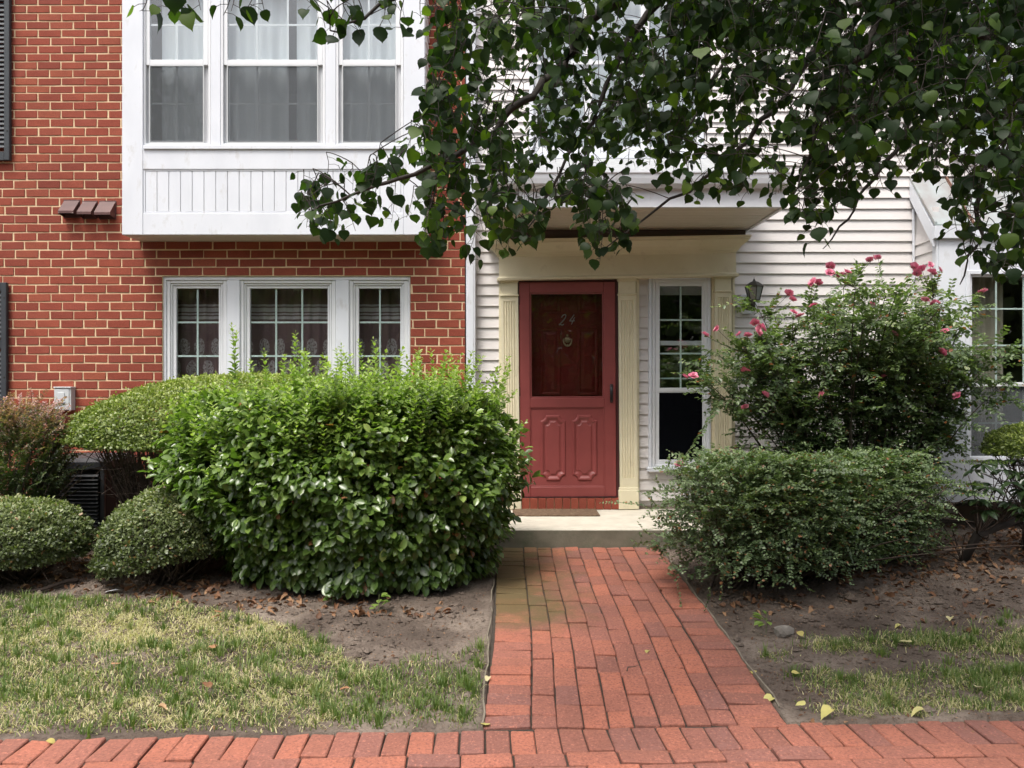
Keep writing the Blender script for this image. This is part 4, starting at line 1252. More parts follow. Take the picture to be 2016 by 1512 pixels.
lc = P(1470, 599, 7.185)
lan = empty('wall_lantern', (lc.x, lc.y, lc.z), 'small dark bronze carriage lantern on a white plate beside the door', 'lantern')
b = MB(); b.lathe((lc.x, lc.y+.02, lc.z), [(.10,0),(.10,.034),(.092,.042)], 8, R(22.5), 'y'); b.build('backplate', M['white'], lan)
b = MB(); b.lathe((lc.x+.01, lc.y-.022, lc.z), [(.058,0),(.056,.012),(.040,.028),(.018,.036)], 20, 0, 'y'); b.build('canopy', M['bronze'], lan, True)
lx, ly = lc.x+.022, lc.y-.15
b = MB(); b.tube([(lx-.01, lc.y-.05, lc.z-.01), (lx, lc.y-.10, lc.z-.022), (lx, ly, lc.z-.01), (lx, ly, lc.z+.022)], .010, 8)
b.lathe((lx, ly, lc.z-.085), [(.003,0),(.009,.012),(.011,.05),(.013,.075),(.010,.085)], 10); b.build('arm', M['bronze'], lan, True)
z0_, z1_ = lc.z+.018, lc.z+.140
b = MB(); b.lathe((lx, ly, z0_), [(.030,-.01),(.052,0),(.052,.008)], 6, R(30)); b.lathe((lx, ly, z1_), [(.082,0),(.086,.008),(.066,.028),(.040,.046),(.014,.056),(.014,.062)], 6, R(30))
for k in range(6):
    a = R(30+60*k)
    b.tube([(lx+.050*math.cos(a), ly+.050*math.sin(a), z0_+.004), (lx+.079*math.cos(a), ly+.079*math.sin(a), z1_+.004)], .005, 5)
b.build('lantern_frame', M['bronze'], lan)
b = MB(); b.lathe((lx, ly, z1_+.060), [(.004,0),(.010,.006),(.008,.014),(.003,.020),(.0015,.034)], 10); b.build('finial', M['bronze'], lan, True)
for k in range(6):
    a0, a1 = R(30+60*k), R(90+60*k)
    rb_, rt_ = .047, .075
    b = MB(); b.add([(lx+rb_*math.cos(a0), ly+rb_*math.sin(a0), z0_+.008), (lx+rb_*math.cos(a1), ly+rb_*math.sin(a1), z0_+.008),
                     (lx+rt_*math.cos(a1), ly+rt_*math.sin(a1), z1_), (lx+rt_*math.cos(a0), ly+rt_*math.sin(a0), z1_)], [(0,1,2,3)]); b.build('pane', M['frost'], lan)

A, B = P(106, 764, 7.06), P(139, 808, 7.06)
eb = empty('electrical_box', ((A.x+B.x)/2, 0, B.z), 'grey electrical disconnect box on the brick wall above the condenser', 'electrical box')
b = MB(); b.box(A.x, B.x, dY(7.06)+.006, -.001, B.z, A.z, .004); b.build('case', M['grey_box'], eb)
b = MB(); b.box(A.x+.002, B.x-.016, dY(7.06), dY(7.06)+.0055, B.z+.006, A.z-.010, .002); b.build('cover', M['grey_box'], eb)
b = MB(); b.box(A.x-.003, B.x+.006, dY(7.06)-.006, -.001, A.z+.0005, A.z+.012, .003); b.build('rain_lip', M['grey_box'], eb)
b = MB(); b.box(A.x+.035, B.x-.055, dY(7.06)-.006, dY(7.06)-.0005, B.z+.085, A.z-.04, .003); b.box(A.x+.03, B.x-.05, dY(7.06)-.014, dY(7.06)-.0005, B.z+.07, B.z+.084, .003); b.build('latch', M['grey_box'], eb)
b = MB(); b.tube([P(119, 808, 7.10), P(119, 850, 7.10), P(117.5, 868, 7.09), P(113, 905, 6.98), P(108, 935, 6.9)], .010, 8); b.build('conduit', M['pipe'], eb, True)

def condenser(name, x0, x1, yb, yf, ztop, label, m, md, mt):
    zg = gz(0, (yb+yf)/2)
    e = empty(name, ((x0+x1)/2, (yb+yf)/2, zg), label, 'air conditioner', 'outdoor condenser units')
    def rr(x0, x1, y0, y1, r, n=5):
        pts = []
        for cx, cy, a0 in ((x1-r, y1-r, 0), (x0+r, y1-r, 90), (x0+r, y0+r, 180), (x1-r, y0+r, 270)):
            for k in range(n+1):
                a = R(a0+90*k/n); pts.append((cx+r*math.cos(a), cy+r*math.sin(a)))
        return pts
    b = MB(); extrude_z(b, rr(x0+.02, x1-.02, yf+.02, yb-.02, .08), zg, ztop-.06); b.build('core', md, e)
    b = MB(); extrude_z(b, rr(x0, x1, yf, yb, .10), ztop-.09, ztop-.03)
    pl1, pl2 = rr(x0, x1, yf, yb, .10), rr(x0+.05, x1-.05, yf+.05, yb-.05, .08)
    n = len(pl1); b.add([(u, v, ztop-.03) for u, v in pl1]+[(u, v, ztop) for u, v in pl2], [(i, (i+1) % n, n+(i+1) % n, n+i) for i in range(n)]+[tuple(range(n, 2*n))])
    b.build('top_cover', mt, e)
    b = MB(); extrude_z(b, rr(x0, x1, yf, yb, .10), zg+.0, zg+.06); b.build('base_pan', m, e)
    for u, v in ((x0+.02, yf+.035), (x1-.02, yf+.035), ((x0+x1)/2-.02, yf+.009), (x0+.035, yb-.035), (x1-.035, yb-.035)):
        b = MB(); b.box(u-.018, u+.018, v-.012, v+.012, zg+.06, ztop-.09, .005); b.build('corner_post', m, e)
    z = zg+.09
    sl = MB()
    w0, w1 = x0+.042, (x0+x1)/2-.04
    for (a, c) in ((x0+.045, (x0+x1)/2-.042), ((x0+x1)/2+.002, x1-.045)):
        s_ = MB(); s_.add([(a,yf+.018,.018),(c,yf+.018,.018),(c,yf-.002,.002),(a,yf-.002,.002),(a,yf+.018,.012),(c,yf+.018,.012),(c,yf-.002,-.003),(a,yf-.002,-.003)],
                          [(3,2,1,0),(4,5,6,7),(2,3,7,6),(0,1,5,4),(3,0,4,7),(1,2,6,5)])
        me = s_.mesh('louver', m)
        z = zg+.08
        while z < ztop-.12:
            link('louver', me, e, (0, 0, z)); z += .032
    return e
A = P(58, 902, 6.45); B = P(203, 902, 6.45)
condenser('condenser_unit', A.x, B.x, dY(6.45)+.62, dY(6.45), zp(902, 6.5), 'dark grey condenser unit under the electrical box, behind clipped shrubs', M['ac'], M['ac_dark'], M['ac'])
condenser('condenser_unit', 2.75, 3.4, dY(6.35)+.6, dY(6.35), .62, 'pale grey condenser unit half hidden behind the cotoneaster hedge', M['ac_pale'], M['ac_dark'], M['ac_pale'])

# ------------------------------------------------------------------ plants
def rdir(n):
    v = rng.normal(size=(n, 3)); return norm(v)
def proj(p):
    d = p[:, 1]+D0
    return 1008+p[:, 0]*FPX/d, 756-(p[:, 2]-CZ)*FPX/d, d
def front_pick(pos, size, depth_key, k=300, box=(0, 0, 2016, 1512), cell=9):
    "indices of the k leaves that show largest: per picture cell only the nearest leaf counts"
    x, y, d = proj(pos)
    ok = (x > box[0]) & (x < box[2]) & (y > box[1]) & (y < box[3]) & (d > .3)
    idx = np.nonzero(ok)[0]
    order = idx[np.argsort(d[idx])]
    key = (x[order]//cell).astype(int)*10000+(y[order]//cell).astype(int)
    _, first = np.unique(key, return_index=True)
    near = order[np.sort(first)]
    s = (size/d)[near]
    return near[np.argsort(-s)[:k]]
def split_leaves(foliage_name, tm, pos, axis, nrm, ln, wd, m, tint, parent, k=300, **kw):
    pick = front_pick(pos, ln, None, k, **kw)
    mask = np.zeros(len(pos), bool); mask[pick] = True
    o = leaf_object(foliage_name, tm, pos[~mask], axis[~mask], nrm[~mask], ln[~mask], wd[~mask], m, tint[~mask], parent)
    tag(o, kind='stuff')
    single_leaves('leaf', tm, pos[mask], axis[mask], nrm[mask], ln[mask], wd[mask], m, tint[mask], parent)
    return o
def tubes(name, curves, m, parent, n=4):
    "curves: list of (points (k,3), r0, r1); joined twigs of one plant"
    V = []; T = []; base = 0
    ang_ = np.arange(n)*2*np.pi/n
    ca, sa = np.cos(ang_), np.sin(ang_)
    for pts, r0, r1 in curves:
        pts = np.asarray(pts, float); k = len(pts)
        t = norm(np.gradient(pts, axis=0))
        a = np.cross(t, np.array([.31, .17, .93])); a = norm(a); b2 = np.cross(t, a)
        r = np.linspace(r0, r1, k)[:, None, None]
        ring = pts[:, None, :]+r*(a[:, None, :]*ca[None, :, None]+b2[:, None, :]*sa[None, :, None])
        V.append(ring.reshape(-1, 3))
        i = (np.arange(k-1)[:, None]*n+np.arange(n)[None, :]); jn = (np.arange(k-1)[:, None]*n+(np.arange(n)[None, :]+1) % n)
        q = np.stack([i, jn, jn+n, i+n], -1).reshape(-1, 4)+base
        T.append(np.concatenate([q[:, [0,1,2]], q[:, [0,2,3]]])); base += k*n
    me = tri_mesh(name, np.concatenate(V), np.concatenate(T), m)
    return link(name, me, parent)
def bez(p0, p1, p2, k=7):
    t = np.linspace(0, 1, k)[:, None]
    return (1-t)**2*np.asarray(p0)+2*(1-t)*t*np.asarray(p1)+t*t*np.asarray(p2)

# ---- big broad-leaved shrub beside the path
def privet():
    cx, cy = -1.20, dY(5.42)
    ax_, ay_ = 1.22, .73
    root = empty('broadleaf_shrub', (cx, cy, gz(cx, cy)), 'large glossy green shrub with upright shoots, left of the brick path', 'shrub')
    N = 35000
    u = rng.random(N)
    th = rng.uniform(0, 2*np.pi, N)
    top = u < .34
    ztop = 1.24
    z = np.where(top, 0, rng.uniform(0.03, ztop, N))
    def prof(z, th):
        h = z/ztop
        left = np.cos(th) < 0
        base = np.where(left, .56, .80)
        return base+(1-base)*np.clip(h/.62, 0, 1)**.8 - .20*np.clip((h-.66)/.34, 0, 1)**2.0
    def lump(th, z): return .17*nz(th*2.4, z*3.2, 2)+.08*nz(th*5.5, z*8, 5)
    shell = np.abs(rng.normal(0, .15, N)); shell = np.where(rng.random(N) < .30, rng.random(N)*.9, np.minimum(shell, .55))
    rho = np.where(top, np.sqrt(rng.random(N))*.99, 1.0)
    def sup(th):
        c, s = np.cos(th), np.sin(th); e = 2.0
        k = (np.abs(c)**e+np.abs(s)**e)**(-1/e)
        return c*k, s*k
    sx, sy = sup(th)
    zt = ztop+.20*nz(sx*rho*2.2, sy*rho*2.2, 9)-np.where(sx < 0, .32, .22)*rho**2.4 + .06*sx*rho
    zz = np.where(top, zt-shell*.55, z)
    pr = np.where(top, prof(np.full(N, ztop*.9), th)*rho, (prof(z, th)+lump(th, z))*(1-shell*.62))
    X = cx+sx*ax_*pr; Y = cy+sy*ay_*pr
    # hollow between the upright crown and the lower skirt, seen as a dark undercut
    pos = np.stack([X, Y, zz], -1)
    out = norm(np.stack([sx*.8, sy*1.3, np.zeros(N)], -1))
    upv = np.array([0, 0, 1.0])
    hz_ = np.clip(zz/ztop, 0, 1)[:, None]
    nrm = np.where(top[:, None], upv*1.0+out*.35, out*(.75-.25*hz_)+upv*(.55+.35*hz_))+rdir(N)*.42
    axis = np.where(top[:, None], out*.6+upv*.45, out*.55+upv*(-.75+1.05*hz_))+rdir(N)*.55
    ln = rng.uniform(.050, .086, N)*np.where(top, .80, 1.0)*(1.08-.25*np.clip(zz/ztop, 0, 1))
    wd = ln*rng.uniform(.52, .66, N)
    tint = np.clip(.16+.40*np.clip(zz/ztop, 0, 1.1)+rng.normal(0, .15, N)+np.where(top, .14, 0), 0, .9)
    tint[rng.random(N) < .008] = 1.0
    keep = zz > gz(0, cy)+.03
    pos, axis, nrm, ln, wd, tint = pos[keep], axis[keep], nrm[keep], ln[keep], wd[keep], tint[keep]
    # upright shoots with paired leaves
    curves = []; A = [[], [], [], [], []]
    special = [(456, 640, 5.5), (466, 655, 5.5), (582, 655, 5.4), (520, 690, 5.3), (600, 690, 5.2), (672, 680, 5.6), (735, 668, 5.5), (706, 672, 5.4), (820, 700, 5.5), (848, 690, 5.7), (888, 700, 5.6), (940, 700, 5.5), (985, 720, 5.6), (1000, 705, 5.7), (1015, 770, 5.2), (1035, 830, 5.2), (290, 905, 5.1)]
    shoots = []
    for (x_, y_, d_) in special:
        tip = np.array(P(x_, y_, d_))
        if x_ < 300: b0 = np.array(P(345, 945, 5.3))
        elif x_ > 1010: b0 = np.array(P(x_-50, y_+60, 5.3))
        else: b0 = np.array([tip[0]+rng.normal(0, .04)+(.02 if x_ < 900 else -.1), tip[1]+rng.normal(0, .03), max(1.08, tip[2]-.46)])
        shoots.append((b0, tip))
    for i in range(820):
        t2 = rng.uniform(0, 2*np.pi); rr_ = np.sqrt(rng.random())
        if i % 3 == 0: t2 = rng.uniform(np.pi*1.05, np.pi*1.95); rr_ = rng.uniform(.7, 1)
        s1, s2 = sup(np.array([t2])); h = rng.choice([rng.uniform(.09, .22), rng.uniform(.18, .42)], p=[.6, .4])
        zb_ = 1.16-(.32 if s1[0] < 0 else .2)*rr_**2.6+.06*s1[0]*rr_
        b0 = np.array([cx+s1[0]*ax_*rr_*.9, cy+s2[0]*ay_*rr_*.9, zb_])
        if rng.random() < .2 and rr_ > .6: b0[2] -= rng.uniform(.05, .3)
        lean = np.array([s1[0]*rr_*.35+rng.normal(0, .13), s2[0]*rr_*.3+rng.normal(0, .13), 1])
        shoots.append((b0, b0+lean*h))
    for b0, tip in shoots:
        L = np.linalg.norm(tip-b0)
        mid = (b0+tip)/2+rng.normal(0, .02, 3)*np.array([1, 1, 0])
        c = bez(b0, mid, tip, 6); curves.append((c, .0022, .0009))
        t = .05; k = 0
        while t < 1.0:
            p = (1-t)**2*b0+2*(1-t)*t*mid+t*t*tip
            dirn = norm((tip-b0)[None])[0]
            a0 = k*1.57+rng.uniform(-.4, .4)
            side = np.array([math.cos(a0), math.sin(a0), 0])
            sz = (.062-.026*t)*rng.uniform(.8, 1.15)
            for sg in (1, -1):
                ax2 = side*sg*.9+dirn*(.45+.4*t)
                A[0].append(p); A[1].append(ax2+rng.normal(0, .12, 3)); A[2].append(dirn*.9-side*sg*.35+rng.normal(0, .15, 3)); A[3].append(sz); A[4].append(np.clip(.40+.46*t+rng.normal(0, .09), 0, .96))
            t += max(.05, .026/L); k += 1
        A[0].append(tip); A[1].append(norm((tip-b0)[None])[0]); A[2].append(rng.normal(0, 1, 3)); A[3].append(.022); A[4].append(.96)
    sp, sa_, sn, sl, st = [np.array(a) for a in A]
    pos = np.concatenate([pos, sp]); axis = np.concatenate([axis, sa_]); nrm = np.concatenate([nrm, sn])
    ln = np.concatenate([ln, sl]); wd = np.concatenate([wd, sl*.55]); tint = np.concatenate([tint, st])
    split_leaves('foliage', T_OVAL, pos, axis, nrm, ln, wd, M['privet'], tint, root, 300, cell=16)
    # woody stems inside
    tw = []
    for i in range(160):
        t2 = rng.uniform(0, 2*np.pi); r1 = rng.uniform(.2, .9)
        p0 = np.array([cx+rng.uniform(-.6, .6), cy+rng.uniform(-.12, .3), gz(0, cy)-.03]); p2 = np.array([cx+ax_*r1*math.cos(t2), cy+ay_*r1*math.sin(t2), rng.uniform(.4, 1.2)])
        tw.append((bez(p0, (p0+p2)/2+np.array([0, 0, .15]), p2, 6), rng.uniform(.008, .016), .002))
    tubes('branches', tw, M['twig'], root, 5)
    tag(tubes('shoots', curves, M['stem_green'], root, 4), kind='stuff')
privet()

# ---- clipped small-leaved shrubs
def dome(name, label, c, rx, ry, zlo, ztop, m, n, ls, skirt=.0, seed=1, tilt=(0, 0), twigs=160, trunk=None, group=None, hole=None, flat=2.3, tmin=0.0, tspan=1.0, curl=.55, rough=1.0):
    cx, cy = c
    root = empty(name, (cx, cy, gz(cx, cy)), label, 'shrub', group)
    # direction on a dome, with an under-curl
    ph = np.arccos(rng.uniform(-.35 if skirt else -.12, 1, n)); th = rng.uniform(0, 2*np.pi, n)
    H = ztop-zlo
    cs, sn_ = np.cos(ph), np.sin(ph)
    e = flat
    k = (np.abs(sn_)**e+np.abs(cs)**e)**(-1/e)
    lump = 1+rough*(.08*nz(th*2.5, ph*4, seed)+.06*nz(th*7, ph*8, seed+3))+(rng.random(n) < .05)*rng.random(n)*.07
    sh_ = 1-np.abs(rng.normal(0, .035, n))-(rng.random(n) < .25)*rng.random(n)*.2
    r = k*lump*sh_
    X = cx+rx*r*sn_*np.cos(th); Y = cy+ry*r*sn_*np.sin(th)
    Z = zlo+H*r*cs*np.where(cs < 0, curl, 1)+tilt[0]*(X-cx)+tilt[1]*(Y-cy)
    pos = np.stack([X, Y, Z], -1)
    nr = norm(np.stack([sn_*np.cos(th)/rx, sn_*np.sin(th)/ry, cs/H], -1))
    axis = nr*.5+rdir(n)*.8+np.array([0, 0, .2]); nrm = nr+rdir(n)*.65+np.array([0, 0, .25])
    ln = rng.uniform(.7, 1.25, n)*ls; wd = ln*rng.uniform(.5, .68, n)
    h = np.clip((Z-zlo)/H, 0, 1)
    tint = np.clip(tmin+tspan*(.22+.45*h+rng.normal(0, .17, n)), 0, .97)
    dead = rng.random(n) < .015; tint[dead] = 1.0
    zg_ = gzv(X, Y)
    kp = Z > zg_+.01
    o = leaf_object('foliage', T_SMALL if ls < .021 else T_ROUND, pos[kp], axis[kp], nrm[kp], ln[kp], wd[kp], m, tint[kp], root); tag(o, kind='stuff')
    tw = []
    tb = trunk or (cx, cy)
    for i in range(twigs):
        t2 = rng.uniform(0, 2*np.pi); r1 = np.sqrt(rng.random())*.92
        p0 = np.array([tb[0]+rng.normal(0, .06), tb[1]+rng.normal(0, .05), gz(*tb)-.02])
        p2 = np.array([cx+rx*r1*math.cos(t2), cy+ry*r1*math.sin(t2), zlo+H*rng.uniform(-.05, .75)*math.sqrt(max(.05, 1-r1*r1))])
        p2[2] += tilt[0]*(p2[0]-cx)
        md = p0*.45+p2*.55+np.array([0, 0, -.10*r1])+rng.normal(0, .05, 3)
        tw.append((bez(p0, md, p2, 7), rng.uniform(.006, .014), .0015))
        for q in range(3):
            s = bez(p0, md, p2, 7)[3+q % 3]; e2 = s+rng.normal(0, .11, 3)+np.array([0, 0, .06])
            tw.append((bez(s, (s+e2)/2+rng.normal(0, .02, 3), e2, 4), .004, .001))
    tag(tubes('branches', tw, M['twig'], root, 4), kind='stuff')
    return root
s_ = lambda x, d: (x-1008)*d/FPX
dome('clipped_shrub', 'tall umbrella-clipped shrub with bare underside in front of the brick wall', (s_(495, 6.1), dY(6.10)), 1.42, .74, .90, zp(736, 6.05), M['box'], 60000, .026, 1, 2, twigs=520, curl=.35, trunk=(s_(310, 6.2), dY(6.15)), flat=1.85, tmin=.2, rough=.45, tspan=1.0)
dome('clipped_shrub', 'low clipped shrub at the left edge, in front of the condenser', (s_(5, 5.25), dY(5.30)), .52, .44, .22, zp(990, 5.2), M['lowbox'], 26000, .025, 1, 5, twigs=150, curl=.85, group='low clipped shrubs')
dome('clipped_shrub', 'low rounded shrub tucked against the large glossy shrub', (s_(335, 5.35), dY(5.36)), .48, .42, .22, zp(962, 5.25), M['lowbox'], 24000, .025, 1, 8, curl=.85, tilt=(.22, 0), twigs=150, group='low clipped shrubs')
dome('clipped_shrub', 'small bright green clipped shrub at the right edge, above the rhododendron', (s_(2055, 6.05), dY(6.05)), .42, .36, .80, zp(836, 6.0), M['box'], 12000, .024, 1, 12, twigs=70, flat=2.3, tmin=.2)

# ---- sprays: arching stems with leaves set along them
def spray_plant(root, starts, dirs, lens, droop, lstep, lsize, tm, m, tintf, stem_m, wdr=.8, flatness=.6, stem_r=.0010, jitter=.02, foliage='foliage', leafpair=True, tipfade=.4):
    P_, A_, N_, L_, T_ = [], [], [], [], []
    curves = []
    for s, d_, L in zip(starts, dirs, lens):
        s = np.asarray(s); d_ = d_/np.linalg.norm(d_)
        p1 = s+d_*L*.55+rng.normal(0, jitter, 3); p2 = s+d_*L+np.array([0, 0, -droop*L])+rng.normal(0, jitter, 3)
        curves.append((bez(s, p1, p2, 6), stem_r, stem_r*.45))
        n = max(3, int(L/lstep))
        t = (np.arange(n)+.5)/n
        t = t[t > .12]
        pts = (1-t)[:, None]**2*s+2*((1-t)*t)[:, None]*p1+(t*t)[:, None]*p2
        tan = norm(2*(1-t)[:, None]*(p1-s)+2*t[:, None]*(p2-p1))
        upv = np.array([0, 0, 1.0])+rng.normal(0, .35, 3)
        side = norm(np.cross(tan, upv)); nn = np.cross(side, tan)
        for sg in ((1, -1) if leafpair else (1,)):
            k = len(t)
            sgn = sg if leafpair else np.where(np.arange(k) % 2 == 0, 1, -1)[:, None]
            P_.append(pts); A_.append(side*sgn+tan*.55+rng.normal(0, .28, (k, 3))); N_.append(nn*flatness+np.array([0, 0, .5])+rng.normal(0, .33, (k, 3)))
            L_.append(lsize*rng.uniform(.75, 1.2, k)*(1-tipfade*t)); T_.append(tintf(t, k, pts))
    pos = np.concatenate(P_); ln = np.concatenate(L_)
    return pos, np.concatenate(A_), np.concatenate(N_), ln, ln*wdr, np.concatenate(T_), curves

def cotoneaster():
    # footprint runs from the path corner back towards the bay
    a = np.array([1.43, dY(5.12)]); b_ = np.array([3.00, dY(5.95)])
    root = empty('cotoneaster_hedge', (2.0, dY(5.5), gz(2.0, dY(5.5))), 'spreading small-leaved hedge with arching sprays, right of the brick path', 'hedge')
    S, D_, L_ = [], [], []
    n = 6500
    for i in range(n):
        u = rng.beta(1.05, 1.25)
        if u < .12: u = rng.uniform(0, .2)
        c = a+(b_-a)*u
        th = rng.uniform(0, 2*np.pi); 
        if rng.random() < .55: th = rng.uniform(np.pi*.9, np.pi*1.75)
        hw = .58-.16*u; r = np.sqrt(rng.random())
        elev = rng.random()
        ztop = .86-.04*u+.05*math.sin(u*9)
        zz = .10+(ztop-.10)*(rng.random()**.75)
        k = math.sqrt(max(0.02, 1-(zz/(ztop+.10))**2.6))
        rr_ = hw*(.40+.60*k)
        dd_ = np.array([math.cos(th), math.sin(th)])
        surf = rng.random() < .75
        f = rng.uniform(.72, .98) if surf else r*.8
        base = gz(0, c[1])
        s = np.array([c[0]+dd_[0]*rr_*f*1.15, c[1]+dd_[1]*rr_*f, base*0+zz-.02])
        d3 = np.array([dd_[0]*.8, dd_[1]*.8, .15+.55*(zz/ztop)-.55*(1-zz/ztop)])+rng.normal(0, .32, 3)
        d3[0] += .45*(1 if rng.random() < .6 else -1)
        S.append(s-.12*d3/np.linalg.norm(d3)); D_.append(d3); L_.append(rng.uniform(.09, .18)*(1.0 if surf else .9))
    # long loose sprays on the outside
    for (x0, y0, d0_, x1, y1, d1_) in ((1430, 930, 5.3, 1375, 880, 5.25), (1400, 935, 5.1, 1335, 905, 5.0), (1370, 970, 5.0, 1300, 965, 4.95), (1360, 1060, 4.95, 1285, 1052, 4.9), (1400, 1140, 4.7, 1380, 1220, 4.65), (1430, 1080, 4.75, 1425, 1170, 4.68), (1350, 990, 5.0, 1290, 985, 4.9),
                                         (1640, 930, 5.2, 1800, 980, 5.0), (1600, 1010, 5.0, 1690, 998, 4.95), (1500, 1060, 4.8, 1450, 1130, 4.68), (1700, 905, 5.4, 1860, 920, 5.3), (1520, 900, 5.3, 1510, 862, 5.2), (1590, 900, 5.4, 1600, 860, 5.35), (1460, 920, 5.3, 1500, 878, 5.3), (1750, 900, 5.6, 1790, 870, 5.6), (1650, 890, 5.5, 1660, 866, 5.5), (1330, 1120, 4.9, 1345, 1190, 4.75), (1560, 1000, 4.95, 1660, 1040, 4.8), (1380, 1000, 4.95, 1300, 1020, 4.85)):
        p, q = np.array(P(x0, y0, d0_)), np.array(P(x1, y1, d1_))
        L = np.linalg.norm(q-p); S.append(p); D_.append((q-p)+np.array([0, 0, .12*L])); L_.append(L*1.05)
    for i in range(90):
        u = rng.random(); c = a+(b_-a)*u; th = rng.uniform(np.pi*.95, np.pi*1.8); hw = .58-.16*u
        p = np.array([c[0]+math.cos(th)*hw*.95, c[1]+math.sin(th)*hw*.9, rng.uniform(.35, .80)])
        S.append(p); D_.append(np.array([rng.choice([-1, 1, 1])*.9, math.sin(th)*.6, rng.uniform(-.1, .45)])); L_.append(rng.uniform(.22, .42))
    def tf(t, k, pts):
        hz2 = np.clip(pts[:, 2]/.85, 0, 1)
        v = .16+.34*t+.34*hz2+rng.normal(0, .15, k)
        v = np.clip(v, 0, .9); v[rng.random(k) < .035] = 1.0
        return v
    pos, ax2, nn, ln, wd, tint, cur = spray_plant(root, S, D_, L_, .18, .0175, .0295, T_ROUND, M['cotone'], tf, None)
    kp = pos[:, 2] > gzv(pos[:, 0], pos[:, 1])+.01
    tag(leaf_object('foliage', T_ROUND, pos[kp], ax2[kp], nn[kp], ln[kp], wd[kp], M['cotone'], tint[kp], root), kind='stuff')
    tw = list(cur)
    for i in range(230):
        u = rng.random(); c = a+(b_-a)*u
        p0 = np.array([c[0]+rng.normal(0, .08), c[1]+rng.normal(0, .05), gz(0, c[1])-.03]); p2 = p0+np.array([rng.normal(.15, .35), rng.normal(.0, .2), rng.uniform(.2, .7)]); p2[0] = max(p2[0], 1.3)
        tw.append((bez(p0, (p0+p2)/2+np.array([0, 0, .08]), p2, 6), rng.uniform(.006, .012), .002))
    tag(tubes('branches', tw, M['twig'], root, 4), kind='stuff')
cotoneaster()

def barberry():
    c = (s_(15, 5.9), dY(5.9))
    root = empty('barberry_shrub', (c[0], c[1], gz(*c)), 'purple-tipped barberry shrub in front of the wall, left of the condenser', 'shrub')
    S, D_, L_ = [], [], []
    for i in range(1250):
        th = rng.uniform(0, 2*np.pi); r = np.sqrt(rng.random())
        zz = .05+1.0*rng.random()**.8
        rr_ = .18+.20*math.sin(min(1, zz/1.05)*math.pi*.8)
        s = np.array([c[0]+rr_*r*math.cos(th), c[1]+rr_*r*math.sin(th), zz])
        S.append(s); D_.append(np.array([math.cos(th)*.5+.12, math.sin(th)*.5, .9])+rng.normal(0, .25, 3)); L_.append(rng.uniform(.14, .30))
    for (x1, y1) in ((40, 765), (55, 790), (75, 800), (100, 815), (20, 770), (5, 768), (60, 772), (128, 808), (70, 925), (85, 960)):
        q = np.array(P(x1, y1, 5.85)); s = np.array([c[0]+.02, c[1], q[2]-.30 if y1 < 900 else q[2]-.12]); S.append(s); D_.append(q-s); L_.append(np.linalg.norm(q-s)*1.05)
    def tf(t, k, pts):
        v = .04+.26*t+.62*np.clip((pts[:, 2]-.62)/.6, 0, 1)+rng.normal(0, .13, k); return np.clip(v, 0, 1)
    pos, ax2, nn, ln, wd, tint, cur = spray_plant(root, S, D_, L_, .12, .016, .031, T_ROUND, M['barberry'], tf, None, .6)
    tag(leaf_object('foliage', T_ROUND, pos, ax2, nn, ln, wd, M['barberry'], tint, root), kind='stuff')
    for i in range(50):
        p0 = np.array([c[0]+rng.normal(0, .06), c[1]+rng.normal(0, .05), -.03]); p2 = p0+np.array([rng.normal(.1, .22), rng.normal(0, .2), rng.uniform(.5, 1.1)])
        cur.append((bez(p0, (p0+p2)/2, p2, 6), .007, .002))
    tag(tubes('branches', cur, M['twig'], root, 4), kind='stuff')
barberry()

# ---- rose bush with pink blooms
def rose_mesh(seed, faded=False):
    rr = np.random.default_rng(seed); P_, A_, N_, L_, T_ = [], [], [], [], []
    for ring_, (n, tilt_, l, r0) in enumerate(((6, .25, .040, .004), (6, .7, .034, .004), (5, 1.15, .026, .003), (4, 1.4, .018, .002))):
        for k in range(n):
            a = 2*math.pi*(k+.5*ring_)/n+rr.normal(0, .12)
            o_ = np.array([math.cos(a), math.sin(a), 0]); tl = tilt_+rr.normal(0, .12)
            P_.append(o_*r0); A_.append(o_*math.cos(tl)+np.array([0, 0, math.sin(tl)])); N_.append(np.array([0, 0, 1])*math.cos(tl)-o_*math.sin(tl)); L_.append(l*rr.uniform(.85, 1.15)); T_.append(np.clip(.35+.15*ring_+rr.normal(0, .18), 0, 1))
    V, T = field(T_ROUND, np.array(P_), np.array(A_), np.array(N_), np.array(L_), np.array(L_)*1.15)
    return tri_mesh('flower', V, T, M['petal'], np.repeat(np.array(T_), len(T_ROUND[0])))
